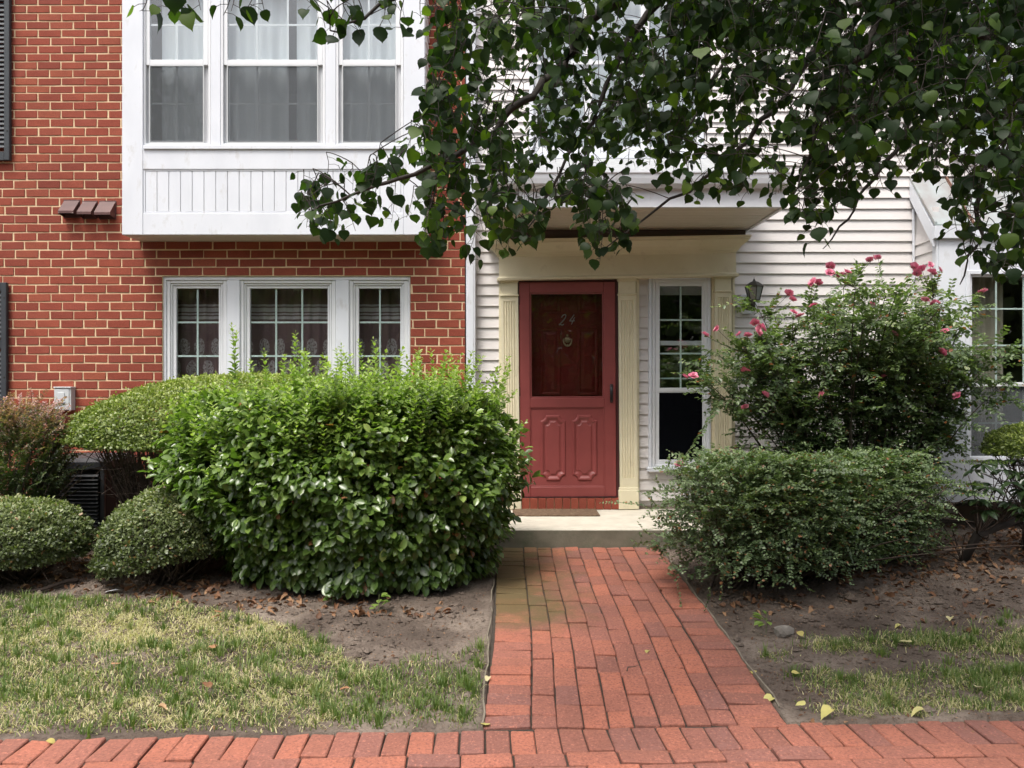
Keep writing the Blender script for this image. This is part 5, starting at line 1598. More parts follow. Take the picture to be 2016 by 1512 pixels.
def rose():
    c = np.array([s_(1690, 6.25), dY(6.25)])
    root = empty('rose_bush', (c[0], c[1], gz(*c)), 'tall rose bush with pink blooms in front of the pale siding', 'rose bush')
    S, D_, L_ = [], [], []
    cur = []
    # main canes fan out from the base
    canes = []
    for i in range(66):
        u = -1+2*(i+rng.random())/66
        p0 = np.array([c[0]+u*.35+rng.normal(0, .06), c[1]+rng.normal(0, .08), .02])
        X = c[0]+.02+u*(1.22 if u < 0 else 1.05)+rng.normal(0, .10); 
        zt = (2.07-.34*abs(u)**2.0)*rng.uniform(.74, 1.04)
        if u < -.5: zt = min(zt, 1.66-.25*(-u-.5))
        p2 = np.array([X, c[1]+rng.normal(0, .26), zt])
        md = np.array([p0[0]*.45+p2[0]*.55-.10*u, p0[1], zt*.68])
        cv = bez(p0, md, p2, 12); canes.append(cv); cur.append((cv, .009, .0028))
    for cv in canes:
        for k in range(3, 12):
            for q in range(5):
                s = cv[k]+rng.normal(0, .01, 3)
                if s[2] < .62 and rng.random() < .75: continue
                if s[2] < 1.0 and rng.random() < .35: continue
                d3 = rng.normal(0, 1, 3)*np.array([1, .8, .5])+np.array([0, -.1, .15])
                S.append(s); D_.append(d3); L_.append(rng.uniform(.14, .34))
    blooms = [(1712, 512, 6.1), (1635, 525, 6.05), (1655, 542, 6.0), (1668, 538, 6.0), (1600, 556, 6.0), (1560, 590, 5.95), (1562, 616, 5.9), (1602, 602, 5.9), (1500, 645, 5.9), (1492, 652, 5.9), (1472, 661, 5.9), (1800, 525, 6.05), (1815, 530, 6.0), (1835, 536, 6.0), (1850, 532, 6.05), (1845, 596, 5.95), (1838, 597, 5.9), (1507, 777, 5.85), (1348, 742, 5.9), (1467, 802, 5.85), (1388, 660, 6.0), (1935, 575, 6.0), (1338, 914, 5.35), (1412, 648, 6.0), (1720, 508, 6.1), (1553, 578, 5.98)]
    blooms += [(x_+rng.uniform(-22, 22), y_+rng.uniform(-14, 12), d_) for (x_, y_, d_) in blooms[:20:2]] + [(rng.uniform(1420, 1900), rng.uniform(600, 780), rng.uniform(5.9, 6.0)) for _ in range(8)]
    allc = np.concatenate(canes)
    rm = [rose_mesh(i) for i in range(5)]
    for i, (x_, y_, d_) in enumerate(blooms):
        q = np.array(P(x_, y_, d_))
        j_ = np.argmin(np.linalg.norm((allc-q)*np.array([1, .6, 1])+np.array([0, 0, .12]), axis=1)); s = allc[j_]
        L = np.linalg.norm(q-s)
        S.append(s); D_.append((q-s)+np.array([0, 0, .05])); L_.append(L*.92)
        cur.append((bez(s, (s+q)/2+np.array([0, 0, -.03]), q, 6), .0028, .0016))
        o = bpy.data.objects.new('flower', rm[i % 5]); col.objects.link(o)
        o.location = q; sc_ = rng.uniform(.7, 1.05); o.scale = (sc_,)*3
        o.rotation_euler = (rng.uniform(.2, 1.2), rng.uniform(-.5, .5), rng.uniform(0, 6))
        setparent(o, root)
    def tf(t, k, pts):
        v = .16+.34*t+.36*np.clip((pts[:, 2]-.8)/1.3, 0, 1)+rng.normal(0, .15, k); v = np.clip(v, 0, .93); v[rng.random(k) < .02] = 1.0; return v
    pos, ax2, nn, ln, wd, tint, c2 = spray_plant(root, S, D_, L_, .10, .025, .050, T_OVAL, M['rose'], tf, None, .62, .7, .0014, .03)
    tag(leaf_object('foliage', T_OVAL, pos, ax2, nn, ln, wd, M['rose'], tint, root), kind='stuff')
    tag(tubes('canes', cur+c2, M['rosecane'], root, 4), kind='stuff')
rose()

# ---- rhododendron at the right edge
def rhodo():
    c = np.array([s_(2010, 5.95), dY(5.95)])
    root = empty('rhododendron', (c[0], c[1], gz(*c)), 'dark leathery-leaved rhododendron with a leaning limb at the right edge', 'shrub')
    cur = []
    limb = np.array([P(1895, 1075, 5.75), P(1925, 1052, 5.75), P(1965, 1035, 5.8), P(2020, 1012, 5.9), P(2075, 985, 6.0)])
    limb[0][2] = -.02
    b = MB(); b.tube(limb, [.032, .034, .036, .040, .044], 9); b.build('limb', M['bark'], root, True)
    whorls = []
    for (x_, y_, d_) in ((1918, 925, 5.75), (1935, 915, 5.7), (1905, 968, 5.6), (1925, 985, 5.6), (1950, 960, 5.65), (1975, 925, 5.7), (1990, 950, 5.65), (2005, 930, 5.8), (1985, 990, 5.7), (2010, 1000, 5.6), (2012, 965, 5.7), (1960, 905, 5.85), (2030, 940, 5.7), (2040, 985, 5.7), (2050, 905, 5.8), (1940, 1005, 5.6), (1930, 950, 5.85), (1995, 905, 5.9), (2020, 1015, 5.6)):
        whorls.append(np.array(P(x_, y_, d_)))
    A = [[], [], [], []]
    for w in whorls:
        j_ = rng.integers(1, 5); s = np.array(limb[j_])
        cur.append((bez(s, (s+w)/2+rng.normal(0, .05, 3), w, 6), .008, .003))
        n = rng.integers(8, 12)
        for k in range(n):
            a = 2*math.pi*k/n+rng.uniform(-.3, .3); o_ = np.array([math.cos(a), math.sin(a), rng.uniform(-.55, .15)])
            A[0].append(w); A[1].append(o_); A[2].append(np.array([0, 0, 1.0])+o_*.3+rng.normal(0, .2, 3)); A[3].append(rng.uniform(.08, .125))
    pos, ax2, nn, ln = [np.array(v) for v in A]
    tint = rng.random(len(pos))
    single_leaves('leaf', T_LANCE, pos, ax2, nn, ln, ln*.36, M['rhodo'], tint, root)
    for i in range(30):
        s = np.array(limb[rng.integers(0, 5)]); e2 = s+np.array([rng.normal(0, .25), rng.normal(0, .2), rng.uniform(-.1, .5)])
        e2[2] = max(e2[2], .02)
        cur.append((bez(s, (s+e2)/2+rng.normal(0, .06, 3), e2, 6), .006, .002))
    tag(tubes('branches', cur, M['twig'], root, 5), kind='stuff')
rhodo()

# ------------------------------------------------------------------ overhanging tree
def tree():
    base = np.array([3.35, dY(3.95)])
    gzb = gz(*base)
    root = empty('street_tree', (base[0], base[1], gzb), 'tree with drooping dark heart-shaped leaves hanging across the top of the view', 'tree')
    def Q(x, y, d): return np.array(P(x, y, d))
    tb = np.array([base[0], base[1], gzb-.1])
    crotch = np.array([3.2, dY(3.7), 2.3])
    b = MB(); b.tube([tb, tb+np.array([.0, 0, .12]), (tb*.55+crotch*.45), crotch, crotch+np.array([-.1, -.1, 1.2]), crotch+np.array([-.3, -.3, 2.6])], [.19, .14, .12, .105, .075, .03], 12)
    b.build('trunk', M['bark'], root, True)
    c0 = crotch+np.array([-.02, -.02, .3]); c1 = crotch+np.array([-.08, -.08, .9])
    limbs = [
        [c0, np.array([1.9, dY(3.2), 3.25]), Q(1290, -60, 3.0), Q(1130, 85, 2.9), Q(1030, 185, 2.8), Q(905, 288, 2.7), Q(760, 360, 2.6), Q(600, 425, 2.5)],
        [c0, np.array([2.0, dY(3.4), 3.15]), Q(1420, -70, 3.2), Q(1290, 15, 3.1), Q(1200, 150, 3.0), Q(1100, 330, 2.9), Q(1010, 470, 2.8)],
        [c1, np.array([1.8, dY(2.8), 3.5]), Q(1250, -190, 2.6), Q(1000, -80, 2.5), Q(820, -10, 2.4), Q(650, 60, 2.35)],
        [c1, np.array([1.4, dY(2.6), 3.7]), Q(900, -260, 2.4), Q(640, -120, 2.25), Q(420, -60, 2.1), Q(290, -40, 2.05)],
        [c0, np.array([2.3, dY(3.6), 2.95]), Q(1720, -20, 3.5), Q(1560, 180, 3.4), Q(1400, 330, 3.3), Q(1190, 490, 3.2)],
        [c0, np.array([2.6, dY(3.7), 2.75]), Q(1900, 40, 3.7), Q(1780, 230, 3.6), Q(1690, 380, 3.5), Q(1620, 490, 3.4)],
        [crotch, np.array([2.6, dY(3.2), 2.5]), Q(2030, 90, 3.0), Q(1960, 240, 2.9), Q(1915, 420, 2.8), Q(1890, 560, 2.75)],
        [c0, np.array([2.5, dY(3.0), 2.75]), Q(1800, -30, 2.7), Q(1700, 90, 2.6), Q(1640, 220, 2.6), Q(1560, 390, 2.6)],
        [c1, np.array([2.2, dY(4.2), 3.5]), Q(1560, -60, 4.2), Q(1420, 120, 4.1), Q(1330, 300, 4.0)],
        [c1, np.array([2.9, dY(4.5), 3.2]), Q(1980, -60, 4.5), Q(1900, 150, 4.4), Q(1820, 330, 4.3)],
        [c1, np.array([2.6, dY(2.0), 3.6]), np.array([1.6, dY(1.2), 3.6]), np.array([.4, dY(.9), 3.5])],
        [c1, np.array([3.9, dY(2.8), 3.6]), np.array([4.6, dY(2.2), 3.8]), np.array([5.2, dY(1.8), 3.6])],
        [c1, np.array([3.8, dY(4.6), 3.7]), np.array([4.4, dY(5.2), 4.0]), np.array([4.8, dY(5.4), 3.8])],
        [c1, np.array([2.2, dY(3.4), 4.3]), np.array([1.2, dY(2.8), 4.6]), np.array([.1, dY(2.4), 4.4])],
        [c1, np.array([3.0, dY(3.9), 4.6]), np.array([2.6, dY(4.1), 5.4])],
    ]
    cur = []; allp = []; dens = []
    for L in limbs:
        pts = np.array(smoothline([tuple(p) for p in L], 6))
        wob_ = np.cumsum(rng.normal(0, .012, pts.shape), axis=0); pts = pts+wob_-np.linspace(0, 1, len(pts))[:, None]*wob_[-1]
        cur.append((pts[:7], .036, .024)); cur.append((pts[6:], .024, .0022)); allp.append(pts[6:])
    allp = np.concatenate(allp)
    # outline of the hanging foliage in the photo: x -> lowest leaf
    lowx = [560, 590, 640, 700, 760, 800, 830, 880, 920, 950, 1000, 1045, 1065, 1090, 1120, 1150, 1190, 1240, 1255, 1275, 1330, 1400, 1480, 1530, 1560, 1610, 1680, 1700, 1740, 1800, 1850, 1880, 1900, 1960, 2016, 2080]
    lowy = [420, 445, 470, 430, 440, 460, 500, 520, 525, 520, 490, 480, 400, 410, 440, 480, 515, 480, 410, 395, 395, 400, 405, 385, 450, 490, 470, 400, 375, 350, 350, 440, 540, 570, 550, 540]
    def upper_edge(x):                     # left of the main curtain only the long branch hangs down
        return np.interp(x, [560, 640, 760, 830, 870, 2100], [400, 370, 330, 270, -200, -200])
    targets = []
    def add_t(x, y, d): targets.append((Q(x, y, d), True))
    tries = 0
    while len(targets) < 2100 and tries < 40000:
        tries += 1
        x = rng.uniform(565, 2150); lo = np.interp(x, lowx, lowy); hi = upper_edge(x)
        y = rng.uniform(-230, lo)
        if y < hi: continue
        f = (lo-y)/max(60, lo-hi)
        # thinner near the lower fringe
        if lo-y < 130 and rng.random() > .62: continue
        if x < 860 and rng.random() > .75: continue
        if not (x > 1250 and y < 260) and rng.random() > .62: continue
        # paler window in the foliage in front of the upper window and siding
        if 1000 < x < 1450 and 150 < y < 400 and rng.random() < .22: continue
        if 1225 < x < 1330 and 20 < y < 120 and rng.random() < .75: continue
        if 1380 < x < 1600 and 110 < y < 340 and rng.random() < .62: continue
        d = rng.choice([rng.uniform(2.35, 3.0), rng.uniform(2.9, 3.9), rng.uniform(3.6, 4.6)], p=[.40, .38, .22])
        if x < 900: d = rng.uniform(2.3, 3.0)
        if y > 380: d = min(d, rng.uniform(2.4, 3.4))
        add_t(x, y, d)
    n_main = len(targets)
    for (x, y, d) in ((275, 22, 2.05), (330, 30, 2.05), (350, 26, 2.0), (395, 20, 2.0), (440, 30, 2.05), (455, 22, 2.0), (488, 14, 2.0), (522, 28, 2.05), (640, 55, 2.3), (625, 25, 2.35), (655, 72, 2.3), (690, 40, 2.35), (712, 70, 2.3), (745, 55, 2.3), (770, 50, 2.35), (680, 10, 2.4), (740, 10, 2.4), (790, 25, 2.5), (800, 60, 2.5), (830, 40, 2.6), (850, 90, 2.7), (880, 60, 2.7), (900, 130, 2.7), (720, -10, 2.4), (660, -20, 2.4), (590, 0, 2.3), (860, 150, 2.8),
                    (580, 432, 2.5), (600, 410, 2.5), (620, 440, 2.5), (655, 470, 2.5), (650, 405, 2.5), (700, 455, 2.5), (1180, 520, 2.7), (1210, 500, 2.7), (1160, 470, 2.75), (1240, 490, 2.8), (1000, 505, 2.6), (1030, 470, 2.6), (930, 520, 2.6)):
        targets.append((Q(x, y, d), True))
    n_spec = len(targets)
    # crown outside the picture
    k = 0
    while k < 1500:
        v = rng.normal(size=3); v /= np.linalg.norm(v); r = rng.random()**.45
        p = np.array([2.3, dY(2.9), 4.1])+v*r*np.array([3.1, 2.7, 1.9])
        if p[2] < 2.35: continue
        x, y, d = proj(p[None]); x, y, d = x[0], y[0], d[0]
        if d > .2 and -60 < x < 2080 and -140 < y: continue
        targets.append((p, False)); k += 1
    A = [[], [], [], [], []]
    # grow outwards: every twig joins the nearest branch or earlier twig above it
    tips = np.array([t_[0] for t_ in targets])
    d0_ = np.array([np.min(np.linalg.norm(allp-t_, axis=1)) for t_ in tips])
    att = np.zeros((len(allp)+6*len(targets), 3)); na = len(allp); att[:na] = allp
    for ti in np.argsort(d0_):
        tip, vis_ = targets[ti]
        cand = att[:na]
        dv = cand-tip
        dist = np.linalg.norm(dv, axis=1)+np.where(dv[:, 2] < .03, .5, 0)
        s = cand[np.argmin(dist)].copy()
        L = np.linalg.norm(tip-s)
        tl = min(rng.uniform(.14, .30), max(.1, L*.8))
        st = tip+norm((np.array([s[0]-tip[0], s[1]-tip[1], 0])*.5+np.array([rng.normal(0, .12), rng.normal(0, .12), .55]))[None])[0]*tl
        if np.linalg.norm(st-s) > .05:
            cv = bez(s, (s+st)/2+np.array([rng.normal(0, .05*L), rng.normal(0, .05*L), .10*L]), st, 6)
            cur.append((cv, .0034 if L > .4 else .0022, .0016)); att[na:na+4] = cv[2:6]; na += 4
        md = (st+tip)/2+rng.normal(0, .02, 3)
        cur.append((bez(st, md, tip, 5), .0018, .0008))
        n = rng.integers(5, 9) if not (n_main <= ti < n_spec) else rng.integers(2, 5)
        for i in range(n):
            t = (i+.6)/n
            p = (1-t)**2*st+2*(1-t)*t*md+t*t*tip
            a = rng.uniform(0, 2*np.pi)
            side = np.array([math.cos(a), math.sin(a), 0])
            pet = side*.035+np.array([0, 0, -.012+rng.normal(0, .01)])
            sz = rng.choice([rng.uniform(.021, .032), rng.uniform(.030, .045)], p=[.5, .5])
            A[0].append(p+pet); A[1].append(side*.45+np.array([0, 0, -.85])+rng.normal(0, .28, 3))
            A[2].append(side*.75+np.array([0, 0, .55])+rng.normal(0, .38, 3)); A[3].append(sz)
            tv = .32+rng.normal(0, .2) if rng.random() < .86 else rng.uniform(.7, 1)  # a random share tinted brighter, standing in for lit leaves
            A[4].append(np.clip(tv, 0, .97))
            if vis_: cur.append((np.array([p, p+pet*.6+np.array([0, 0, .004]), p+pet]), .0009, .0007))
    pos, ax2, nn, ln, tint = [np.array(v) for v in A]
    wd = ln*rng.uniform(1.0, 1.3, len(ln)); var = rng.integers(0, 4, len(ln))
    pick = front_pick(pos, ln, None, 300, cell=30); mask = np.zeros(len(pos), bool); mask[pick] = True
    Vs, Ts, base_ = [], [], 0
    tt = []
    for q in range(4):
        r_ = (~mask) & (var == q); V, T = field(T_HEARTS[q], pos[r_], ax2[r_], nn[r_], ln[r_], wd[r_])
        Vs.append(V); Ts.append(T+base_); base_ += len(V); tt.append(np.repeat(tint[r_], len(T_HEART[0])))
        r_ = mask & (var == q); single_leaves('leaf', T_HEARTS[q], pos[r_], ax2[r_], nn[r_], ln[r_], wd[r_], M['tree'], tint[r_], root, 5)
    tag(link('crown', tri_mesh('crown', np.concatenate(Vs), np.concatenate(Ts), M['tree'], np.concatenate(tt)), root), kind='stuff')
    tag(tubes('branches', cur, M['bark'], root, 4), kind='stuff')
tree()

# ------------------------------------------------------------------ lawn
def blades(X, Y, h, lean, th, w, tint):
    Z = ground_z(X, Y)-.004
    k = len(X)
    V = np.zeros((k, 5, 3))
    dx, dy = np.cos(th), np.sin(th); sx, sy = -dy, dx
    a1, a2 = lean*.6, np.minimum(lean*1.35, 1.75)
    P0 = np.stack([X, Y, Z], -1)
    D1 = np.stack([dx*np.sin(a1), dy*np.sin(a1), np.cos(a1)], -1)*(h*.55)[:, None]
    D2 = D1+np.stack([dx*np.sin(a2), dy*np.sin(a2), np.cos(a2)], -1)*(h*.45)[:, None]
    Sd = np.stack([sx, sy, np.zeros(k)], -1)*w[:, None]
    V[:, 0] = P0-Sd; V[:, 1] = P0+Sd; V[:, 2] = P0+D1-Sd*.8; V[:, 3] = P0+D1+Sd*.8; V[:, 4] = P0+D2
    T = np.array([(0,1,3),(0,3,2),(2,3,4)])
    return V.reshape(-1, 3), (T[None]+(np.arange(k)*5)[:, None, None]).reshape(-1, 3), np.repeat(tint, 5)
def ground_z(X, Y): return gzv(X, Y)+.018*nz(X*2.1, Y*2.3, 1)+.010*nz(X*6, Y*7, 4)+.004*nz(X*23, Y*19, 2)
def grass(name, label, n, region, straw, hmin, hmax, ntuft, nthatch):
    parts = []
    X, Y = region(n); k = len(X)                                   # standing blades
    dry = rng.random(k) < straw(X, Y)
    hf = np.clip(.8+.5*nz(X*5, Y*5, 7)+.3*nz(X*14, Y*13, 3), .3, 1.6)
    parts.append((X, Y, rng.uniform(hmin, hmax, k)*np.where(dry, .8, 1)*hf, np.where(dry, rng.uniform(.7, 1.5, k), np.abs(rng.normal(.55, .35, k))), rng.uniform(0, 6.28, k), rng.uniform(.0014, .0034, k),
                  np.where(dry, rng.uniform(.7, 1.0, k), np.clip(rng.normal(.3, .2, k), 0, .68))))
    X, Y = region(nthatch); kp_ = rng.random(len(X)) < np.clip(straw(X, Y)*1.25, .12, 1); X, Y = X[kp_], Y[kp_]; k = len(X)                             # thatch lying flat
    parts.append((X, Y, rng.uniform(.025, .07, k), rng.uniform(1.15, 1.5, k), rng.uniform(0, 6.28, k), rng.uniform(.0012, .0028, k), rng.uniform(.62, .95, k)))
    X, Y = region(ntuft); m_ = 26                                  # tufts with longer arching blades
    keep = rng.random(len(X)) > straw(X, Y)*.85; X, Y = X[keep], Y[keep]; k = len(X)*m_
    r_ = np.abs(rng.normal(0, .018, k)); th = rng.uniform(0, 6.28, k)
    Xt, Yt = np.repeat(X, m_)+np.cos(th)*r_, np.repeat(Y, m_)+np.sin(th)*r_
    parts.append((Xt, Yt, rng.uniform(.03, .085, k), np.clip(.15+r_*22+rng.normal(0, .2, k), .05, 1.3), th+rng.normal(0, .4, k), rng.uniform(.0018, .0036, k), np.clip(np.repeat(rng.normal(.28, .12, len(X)), m_)+rng.normal(0, .1, k), 0, .6)))
    Vs, Ts, tt, base_ = [], [], [], 0
    for p_ in parts:
        V, T, t_ = blades(*p_); Vs.append(V); Ts.append(T+base_); tt.append(t_); base_ += len(V)
    o = link(name, tri_mesh(name, np.concatenate(Vs), np.concatenate(Ts), M['grass'], np.concatenate(tt)))
    return tag(o, label, 'grass', kind='stuff')
gp = lambda pts: [(on_ground(*p).x, on_ground(*p).y) for p in pts]
bedL = gp([(-120, 1165), (0, 1172), (150, 1176), (300, 1182), (430, 1200), (540, 1228), (640, 1262), (700, 1300), (760, 1318), (830, 1292), (900, 1288), (950, 1275)])
bxs, bys = np.array([p[0] for p in bedL]), np.array([p[1] for p in bedL])
def regL(n):
    X = rng.uniform(-4.2, PX0-.03, n); Y = rng.uniform(-4.05, -1.9, n)
    up_ = np.interp(X, bxs, bys)+.05*nz(X*9, Y*3, 3)
    lo = dY(edge_d(X))+.03+.02*nz(X*9, Y*0, 2)
    ok = (Y < up_) & (Y > lo)
    d1 = nz(X*2.3, Y*3.1, 6)
    ok &= rng.random(n) < np.clip(.85+.7*d1, .35, 1)
    near = (Y-lo) < .05
    ok &= ~near | (rng.random(n) < .35)
    return X[ok], Y[ok]
pA = on_ground(330, 1245); pB = on_ground(260, 1400)
def strawL(X, Y):
    a = np.exp(-(((X-pA.x)/.75)**2+((Y-pA.y)/.26)**2)); c = np.exp(-(((X-pB.x)/.6)**2+((Y-pB.y)/.16)**2))
    return np.clip(.24+.9*a+.6*c+.55*nz(X*2.6, Y*3.6, 12)-.22*(X > -.75), .04, .97)
grass('grass', 'patchy green and straw-dry lawn left of the brick path', 75000, regL, strawL, .026, .070, 800, 55000)
tuft = [(on_ground(x, y), r) for x, y, r in ((1525, 1292, .11), (1640, 1275, .16), (1720, 1270, .2), (1800, 1262, .22), (1900, 1270, .3), (1990, 1275, .35), (1640, 1345, .16), (1720, 1370, .28), (1820, 1360, .3), (1920, 1340, .3), (2000, 1370, .35), (1600, 1330, .12), (1680, 1400, .16), (1560, 1395, .05), (1790, 1392, .2), (1900, 1390, .25), (2100, 1330, .5), (2080, 1270, .5))]
def regR(n):
    X = rng.uniform(1.3, 4.5, n); Y = rng.uniform(-4.0, -2.4, n)
    f = np.zeros(n)
    for p, r in tuft: f = np.maximum(f, np.exp(-(((X-p.x)/r)**2+((Y-p.y)/(r*.62))**2)*1.1))
    f = f*(.75+.65*nz(X*6, Y*7, 3))
    lo = dY(edge_d(X))+.035+.03*nz(X*8, X*3, 4)
    ok = (rng.random(n) < np.clip(f, 0, 1)**1.7*1.25) & (f > .06) & (Y > lo)
    return X[ok], Y[ok]
grass('grass', 'thin patchy lawn in the shade right of the brick path', 70000, regR, lambda X, Y: np.clip(.30+.3*nz(X*4, Y*4, 2), .05, .8), .028, .075, 500, 60000)

# ------------------------------------------------------------------ leaf litter, fallen leaves and small things on the ground
def litter(name, label, spots, n, size, m):
    X, Y = [], []
    for (x, y, rx_, ry_), w in spots:
        p = on_ground(x, y); k = int(n*w)
        X.append(rng.normal(p.x, rx_, k)); Y.append(rng.normal(p.y, ry_, k))
    X, Y = np.concatenate(X), np.concatenate(Y)
    ok = ~((X > PX0-.03) & (X < PX1+.03)) & (Y > -3.7) & (Y < -.2)
    X, Y = X[ok], Y[ok]; k = len(X)
    pos = np.stack([X, Y, ground_z(X, Y)+.004+rng.random(k)*.012], -1)
    ax2 = np.stack([rng.normal(size=k), rng.normal(size=k), rng.normal(0, .25, k)], -1); nn = np.array([0, 0, 1.0])+rng.normal(0, .35, (k, 3))
    ln = rng.uniform(.5, 1.2, k)*size
    V, T = field(warped(T_HEART, .5, .45, .25), pos, ax2, nn, ln, ln*rng.uniform(.35, .9, k))
    o = link(name, tri_mesh(name, V, T, m, np.repeat(rng.random(k), len(T_HEART[0]))))
    return tag(o, label, 'leaf litter', kind='stuff')
litter('leaf_litter', 'brown dry leaves scattered under the shrubs on the left', [((200, 1110, .22, .16), .2), ((100, 1140, .3, .14), .18), ((360, 1160, .22, .12), .2), ((560, 1185, .35, .08), .16), ((760, 1208, .35, .06), .10), ((300, 1040, .5, .3), .2)], 520, .045, M['litter'])
litter('leaf_litter', 'brown dry leaves under the hedge and rhododendron on the right', [((1900, 1100, .45, .30), .4), ((1980, 1060, .5, .3), .35), ((1700, 1130, .4, .14), .15), ((1500, 1190, .3, .10), .07), ((1850, 1180, .5, .25), .08)], 900, .045, M['litter'])

def crumbs():
    n = 16000
    X = np.concatenate([rng.uniform(-4.2, PX0-.05, n//2), rng.uniform(PX1+.05, 4.3, n//2)]); Y = rng.uniform(-3.9, -1.2, n)
    k = n; pos = np.stack([X, Y, ground_z(X, Y)+.003], -1)
    ln = rng.uniform(.005, .016, k)*np.where(rng.random(k) < .06, 2.4, 1)
    o = leaf_object('debris', T_SMALL, pos, np.stack([rng.normal(size=k), rng.normal(size=k), rng.normal(0, .3, k)], -1), np.array([0, 0, 1.0])+rng.normal(0, .5, (k, 3)), ln, ln*rng.uniform(.25, .9, k), M['litter'], np.where(rng.random(k) < .4, rng.uniform(.6, 1, k), rng.uniform(0, .3, k)), None)
    tag(o, 'fine dry crumbs of bark and leaf strewn over the soil', 'debris', kind='stuff')
crumbs()
def clods():
    n = 11000
    X = np.concatenate([rng.uniform(-4.2, PX0-.05, n//2), rng.uniform(PX1+.05, 4.3, n//2)]); Y = rng.uniform(-3.75, -1.1, n)
    V0 = np.array([(1,0,0),(-1,0,0),(0,1,0),(0,-1,0),(0,0,1),(0,0,-1)], float)
    T0 = np.array([(0,2,4),(2,1,4),(1,3,4),(3,0,4),(2,0,5),(1,2,5),(3,1,5),(0,3,5)])
    k = n; r_ = rng.gamma(1.5, .0045, k)+.003
    V = V0[None]*r_[:, None, None]*rng.uniform(.5, 1.3, (k, 6, 1)); V[:, :, 2] *= .7
    a = rng.uniform(0, 6.28, k); ca, sa = np.cos(a)[:, None], np.sin(a)[:, None]
    V = np.stack([V[:, :, 0]*ca-V[:, :, 1]*sa, V[:, :, 0]*sa+V[:, :, 1]*ca, V[:, :, 2]], -1)+np.stack([X, Y, ground_z(X, Y)+r_*.2], -1)[:, None, :]
    T = (T0[None]+(np.arange(k)*6)[:, None, None]).reshape(-1, 3)
    tag(link('soil_clods', tri_mesh('soil_clods', V.reshape(-1, 3), T, M['soil'], None, False)), 'loose crumbs and clods of soil lying on the beds', 'soil', kind='stuff')
clods()

fall = [  # photo x, y, size, material, tint, label
    (953, 1428, .075, 'yellow_leaf', .3, 'pale yellow fallen leaf at the foot of the path, beside the lawn corner'),
    (1275, 1283, .050, 'yellow_leaf', .1, 'small yellow leaf lying on the middle of the brick path'),
    (1482, 1326, .052, 'yellow_leaf', .2, 'yellow leaf beside the end of the pale path edging'),
    (1512, 1379, .070, 'yellow_leaf', .5, 'pale yellow leaf on bare soil just above the path corner'),
    (1576, 1398, .055, 'yellow_leaf', .6, 'pointed pale yellow leaf on the soil between the lawn tufts and sidewalk'),
    (1628, 1419, .080, 'yellow_leaf', .4, 'large greenish yellow leaf touching the sidewalk edge'),
    (1806, 1413, .075, 'yellow_leaf', .7, 'cream leaf at the sidewalk edge, farthest along to the right'),
    (1925, 1368, .075, 'yellow_leaf', .9, 'curled tan leaf standing in the grass near the right edge'),
    (1577, 1258, .070, 'yellow_leaf', .0, 'bright yellow leaf at the top of the right-hand lawn'),
    (1768, 1237, .065, 'yellow_leaf', .35, 'greenish yellow leaf at the border of soil and grass'),
    (1728, 1221, .045, 'yellow_leaf', .95, 'small tan leaf on dark soil under the hedge'),
    (1870, 1224, .055, 'yellow_leaf', .85, 'tan leaf on the soil near the rhododendron side'),
    (1785, 1276, .080, 'yellow_leaf', .8, 'long curled tan leaf in the right-hand grass'),
    (1566, 1337, .050, 'yellow_leaf', .1, 'yellow leaf caught in the grass tuft near the path'),
    (102, 1466, .055, 'yellow_leaf', .05, 'yellow green leaf on the sidewalk at the far left'),
    (960, 1342, .045, 'yellow_leaf', .9, 'small tan leaf on the path edging beside the lawn'),
    (424, 1230, .060, 'brown_leaf', .9, 'pale tan dry leaf on the straw patch of lawn'),
    (418, 1288, .060, 'brown_leaf', .5, 'orange brown leaf in the middle of the left lawn'),
    (548, 1254, .060, 'brown_leaf', .3, 'dark brown curled leaf near the lawn border'),
    (412, 1366, .060, 'brown_leaf', .0, 'dark red-brown leaf upright in the left lawn'),
    (678, 1372, .055, 'brown_leaf', .4, 'brown leaf in the lawn below the bare soil patch'),
    (228, 1318, .055, 'brown_leaf', .7, 'tan leaf in the lawn toward the left edge'),
    (430, 1216, .055, 'brown_leaf', .6, 'orange leaf at the upper border of the lawn'),
    (320, 1412, .050, 'brown_leaf', .9, 'pale pinkish dry leaf on the bald lawn strip by the sidewalk'),
    (1300, 1163, .045, 'brown_leaf', .3, 'small brown leaf on the path beside the hedge'),
]
for (x, y, sz, mk, tv, lb) in fall:
    p = on_ground(x, y)
    cu_ = rng.uniform(.6, 2.2); as_ = rng.uniform(-.3, .3); tmv = warped(T_HEART, rng.uniform(-.2, .5), rng.uniform(-.3, .4), as_)[0]
    me = tri_mesh('fallen_leaf', (lambda V: np.stack([V[:, 0], V[:, 1]-.5, V[:, 2]*cu_+.10*np.sin(V[:, 0]*7+as_*9)*V[:, 1]], -1))(tmv), T_HEART[1], M[mk], np.full(len(T_HEART[0]), tv))
    o = bpy.data.objects.new('fallen_leaf', me); col.objects.link(o)
    onpave = (PX0 < p.x < PX1) or p.y < dY(edge_d(p.x))
    o.location = (p.x, p.y, (sheet_z(p.x, p.y)+.012) if onpave else float(ground_z(np.array(p.x), np.array(p.y)))+(.04 if x < 700 and y > 1200 or x > 1560 and y > 1255 else .014))
    sz *= .72 if mk == 'brown_leaf' else .66; o.scale = (sz*rng.uniform(.75, 1.05), sz, sz); o.rotation_euler = (rng.uniform(-.25, .35), rng.uniform(-.3, .3), rng.uniform(0, 6.28))
    tag(o, lb, 'leaf', 'fallen leaves')
p = on_ground(222, 1166)
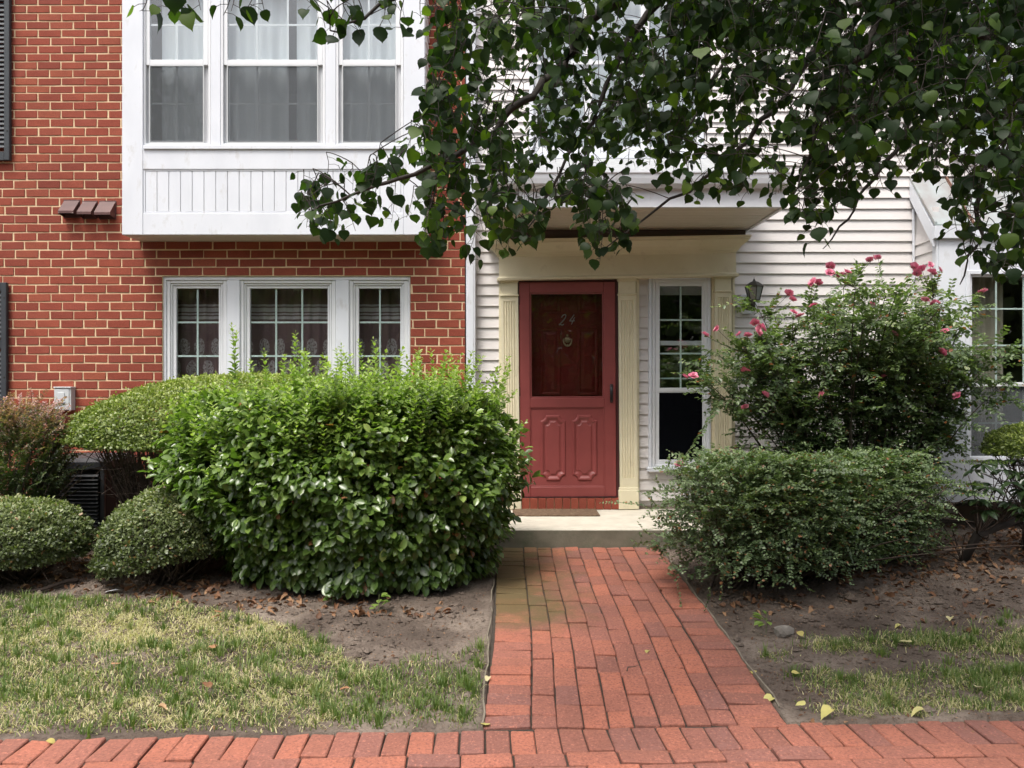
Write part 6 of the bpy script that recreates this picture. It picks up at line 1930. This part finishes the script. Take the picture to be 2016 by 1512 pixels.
b = MB(); b.add([(-.05,-.02,.004),(-.01,-.035,.018),(.05,-.01,.022),(.055,.02,.010),(.0,.03,.016),(-.045,.015,.004)], [(0,1,4,5),(1,2,3,4)])
o = b.build('paper_scrap', M['paper']); o.location = (p.x, p.y, float(ground_z(np.array(p.x), np.array(p.y)))+.008); tag(o, 'crumpled white paper scrap on the soil at the lawn border', 'paper')
p = on_ground(1543, 1248)
V = rdir(60)*np.array([.075, .06, .045])
import bmesh
bm = bmesh.new(); bmesh.ops.create_icosphere(bm, subdivisions=2, radius=1)
for v in bm.verts:
    k_ = 1+.22*float(nz(np.array(v.co.x*2), np.array(v.co.y*2+v.co.z*2), 3)); v.co = Vector((v.co.x*.058*k_, v.co.y*.05*k_, v.co.z*.036*k_))
me = bpy.data.meshes.new('stone'); bm.to_mesh(me); bm.free(); me.materials.append(M['stone'])
o = link('stone', me, None, (p.x, p.y, p.z+.012)); tag(o, 'grey brown half-buried stone beside the path under the hedge', 'stone')
p = on_ground(80, 1166)
b = MB(); a_ = on_ground(35, 1170); c_ = on_ground(150, 1152)
b.tube([(a_.x, a_.y, a_.z+.015), ((a_.x+c_.x)/2, a_.y+.03, a_.z+.022), (c_.x-.06, c_.y, c_.z+.03), (c_.x, c_.y+.02, c_.z+.028)], [.006, .011, .014, .016], 7)
o = b.build('fallen_branch', M['twig'], None, True); tag(o, 'short dead branch on the soil under the leftmost low shrub', 'branch')
p = on_ground(1244, 1322)
b = MB(); b.tube([(p.x-.03, p.y-.04, p.z+.018), (p.x-.02, p.y, p.z+.022), (p.x+.01, p.y+.01, p.z+.02), (p.x+.04, p.y+.02, p.z+.024)], [.003, .003, .002, .001], 6)
o = b.build('fallen_twig', M['twig'], None, True); tag(o, 'tiny curled dark twig lying on the brick path', 'twig')
for (x, y, lb) in ((655, 1190, 'weed seedling with broad leaves at the base of the glossy shrub'), (745, 1205, 'lobed green weed seedling under the glossy shrub, nearer the path'), (1508, 1245, 'tiny green weed on the soil next to the half-buried stone')):
    p = on_ground(x, y); e = empty('weed', (p.x, p.y, p.z), lb, 'weed', 'weed seedlings')
    n = 9
    a_ = rng.uniform(0, 6.28, n); ps = np.array([p.x, p.y, p.z+.02])+np.stack([np.cos(a_)*.02, np.sin(a_)*.02, rng.uniform(0, .09, n)], -1)
    single_leaves('leaf', T_OVAL, ps, np.stack([np.cos(a_), np.sin(a_), rng.uniform(-.2, .6, n)], -1), np.tile([0, 0, 1.0], (n, 1))+rng.normal(0, .2, (n, 3)), rng.uniform(.04, .07, n), rng.uniform(.025, .04, n), M['privet'], rng.uniform(.4, .8, n), e, 3)
    b = MB(); b.tube([(p.x, p.y, p.z-.01), (p.x+.005, p.y, p.z+.11)], .002, 5); b.build('stem', M['stem_green'], e)

# ------------------------------------------------------------------ trees across the street (they are what the window panes reflect)
def treeline():
    n = 30000
    cx = np.repeat(np.linspace(-34, 34, 15), n//15); i_ = rng.normal(0, 1, (len(cx), 3)); v = norm(i_)*(rng.random((len(cx), 1))**.4)
    hts = np.repeat(rng.uniform(9, 15, 15), n//15)
    pos = np.stack([cx+v[:, 0]*3.0, -25+v[:, 1]*2.5, hts*.56+v[:, 2]*hts*.44], -1)
    q_ = 26000; band_x = rng.uniform(-36, 36, q_)                       # leaf band added below the crowns to keep pane reflections dark
    pos = np.concatenate([pos, np.stack([band_x, -22+rng.normal(0, .8, q_), rng.random(q_)*(7.0+1.6*nz(band_x*.6, band_x*.3, 2))], -1)]); v = np.concatenate([v, rdir(q_)])
    k = len(pos)
    ln = np.concatenate([rng.uniform(.3, .6, k-q_), rng.uniform(.4, .75, q_)])
    o = leaf_object('treeline', T_ROUND, pos, rdir(k), v+rdir(k)*.5, ln, ln*.8, M['box'], rng.uniform(0, .4, k), None)
    tag(o, 'row of leafy trees and an added reflection-darkening leaf band across the street, seen only in window reflections', 'trees', kind='stuff')
treeline()
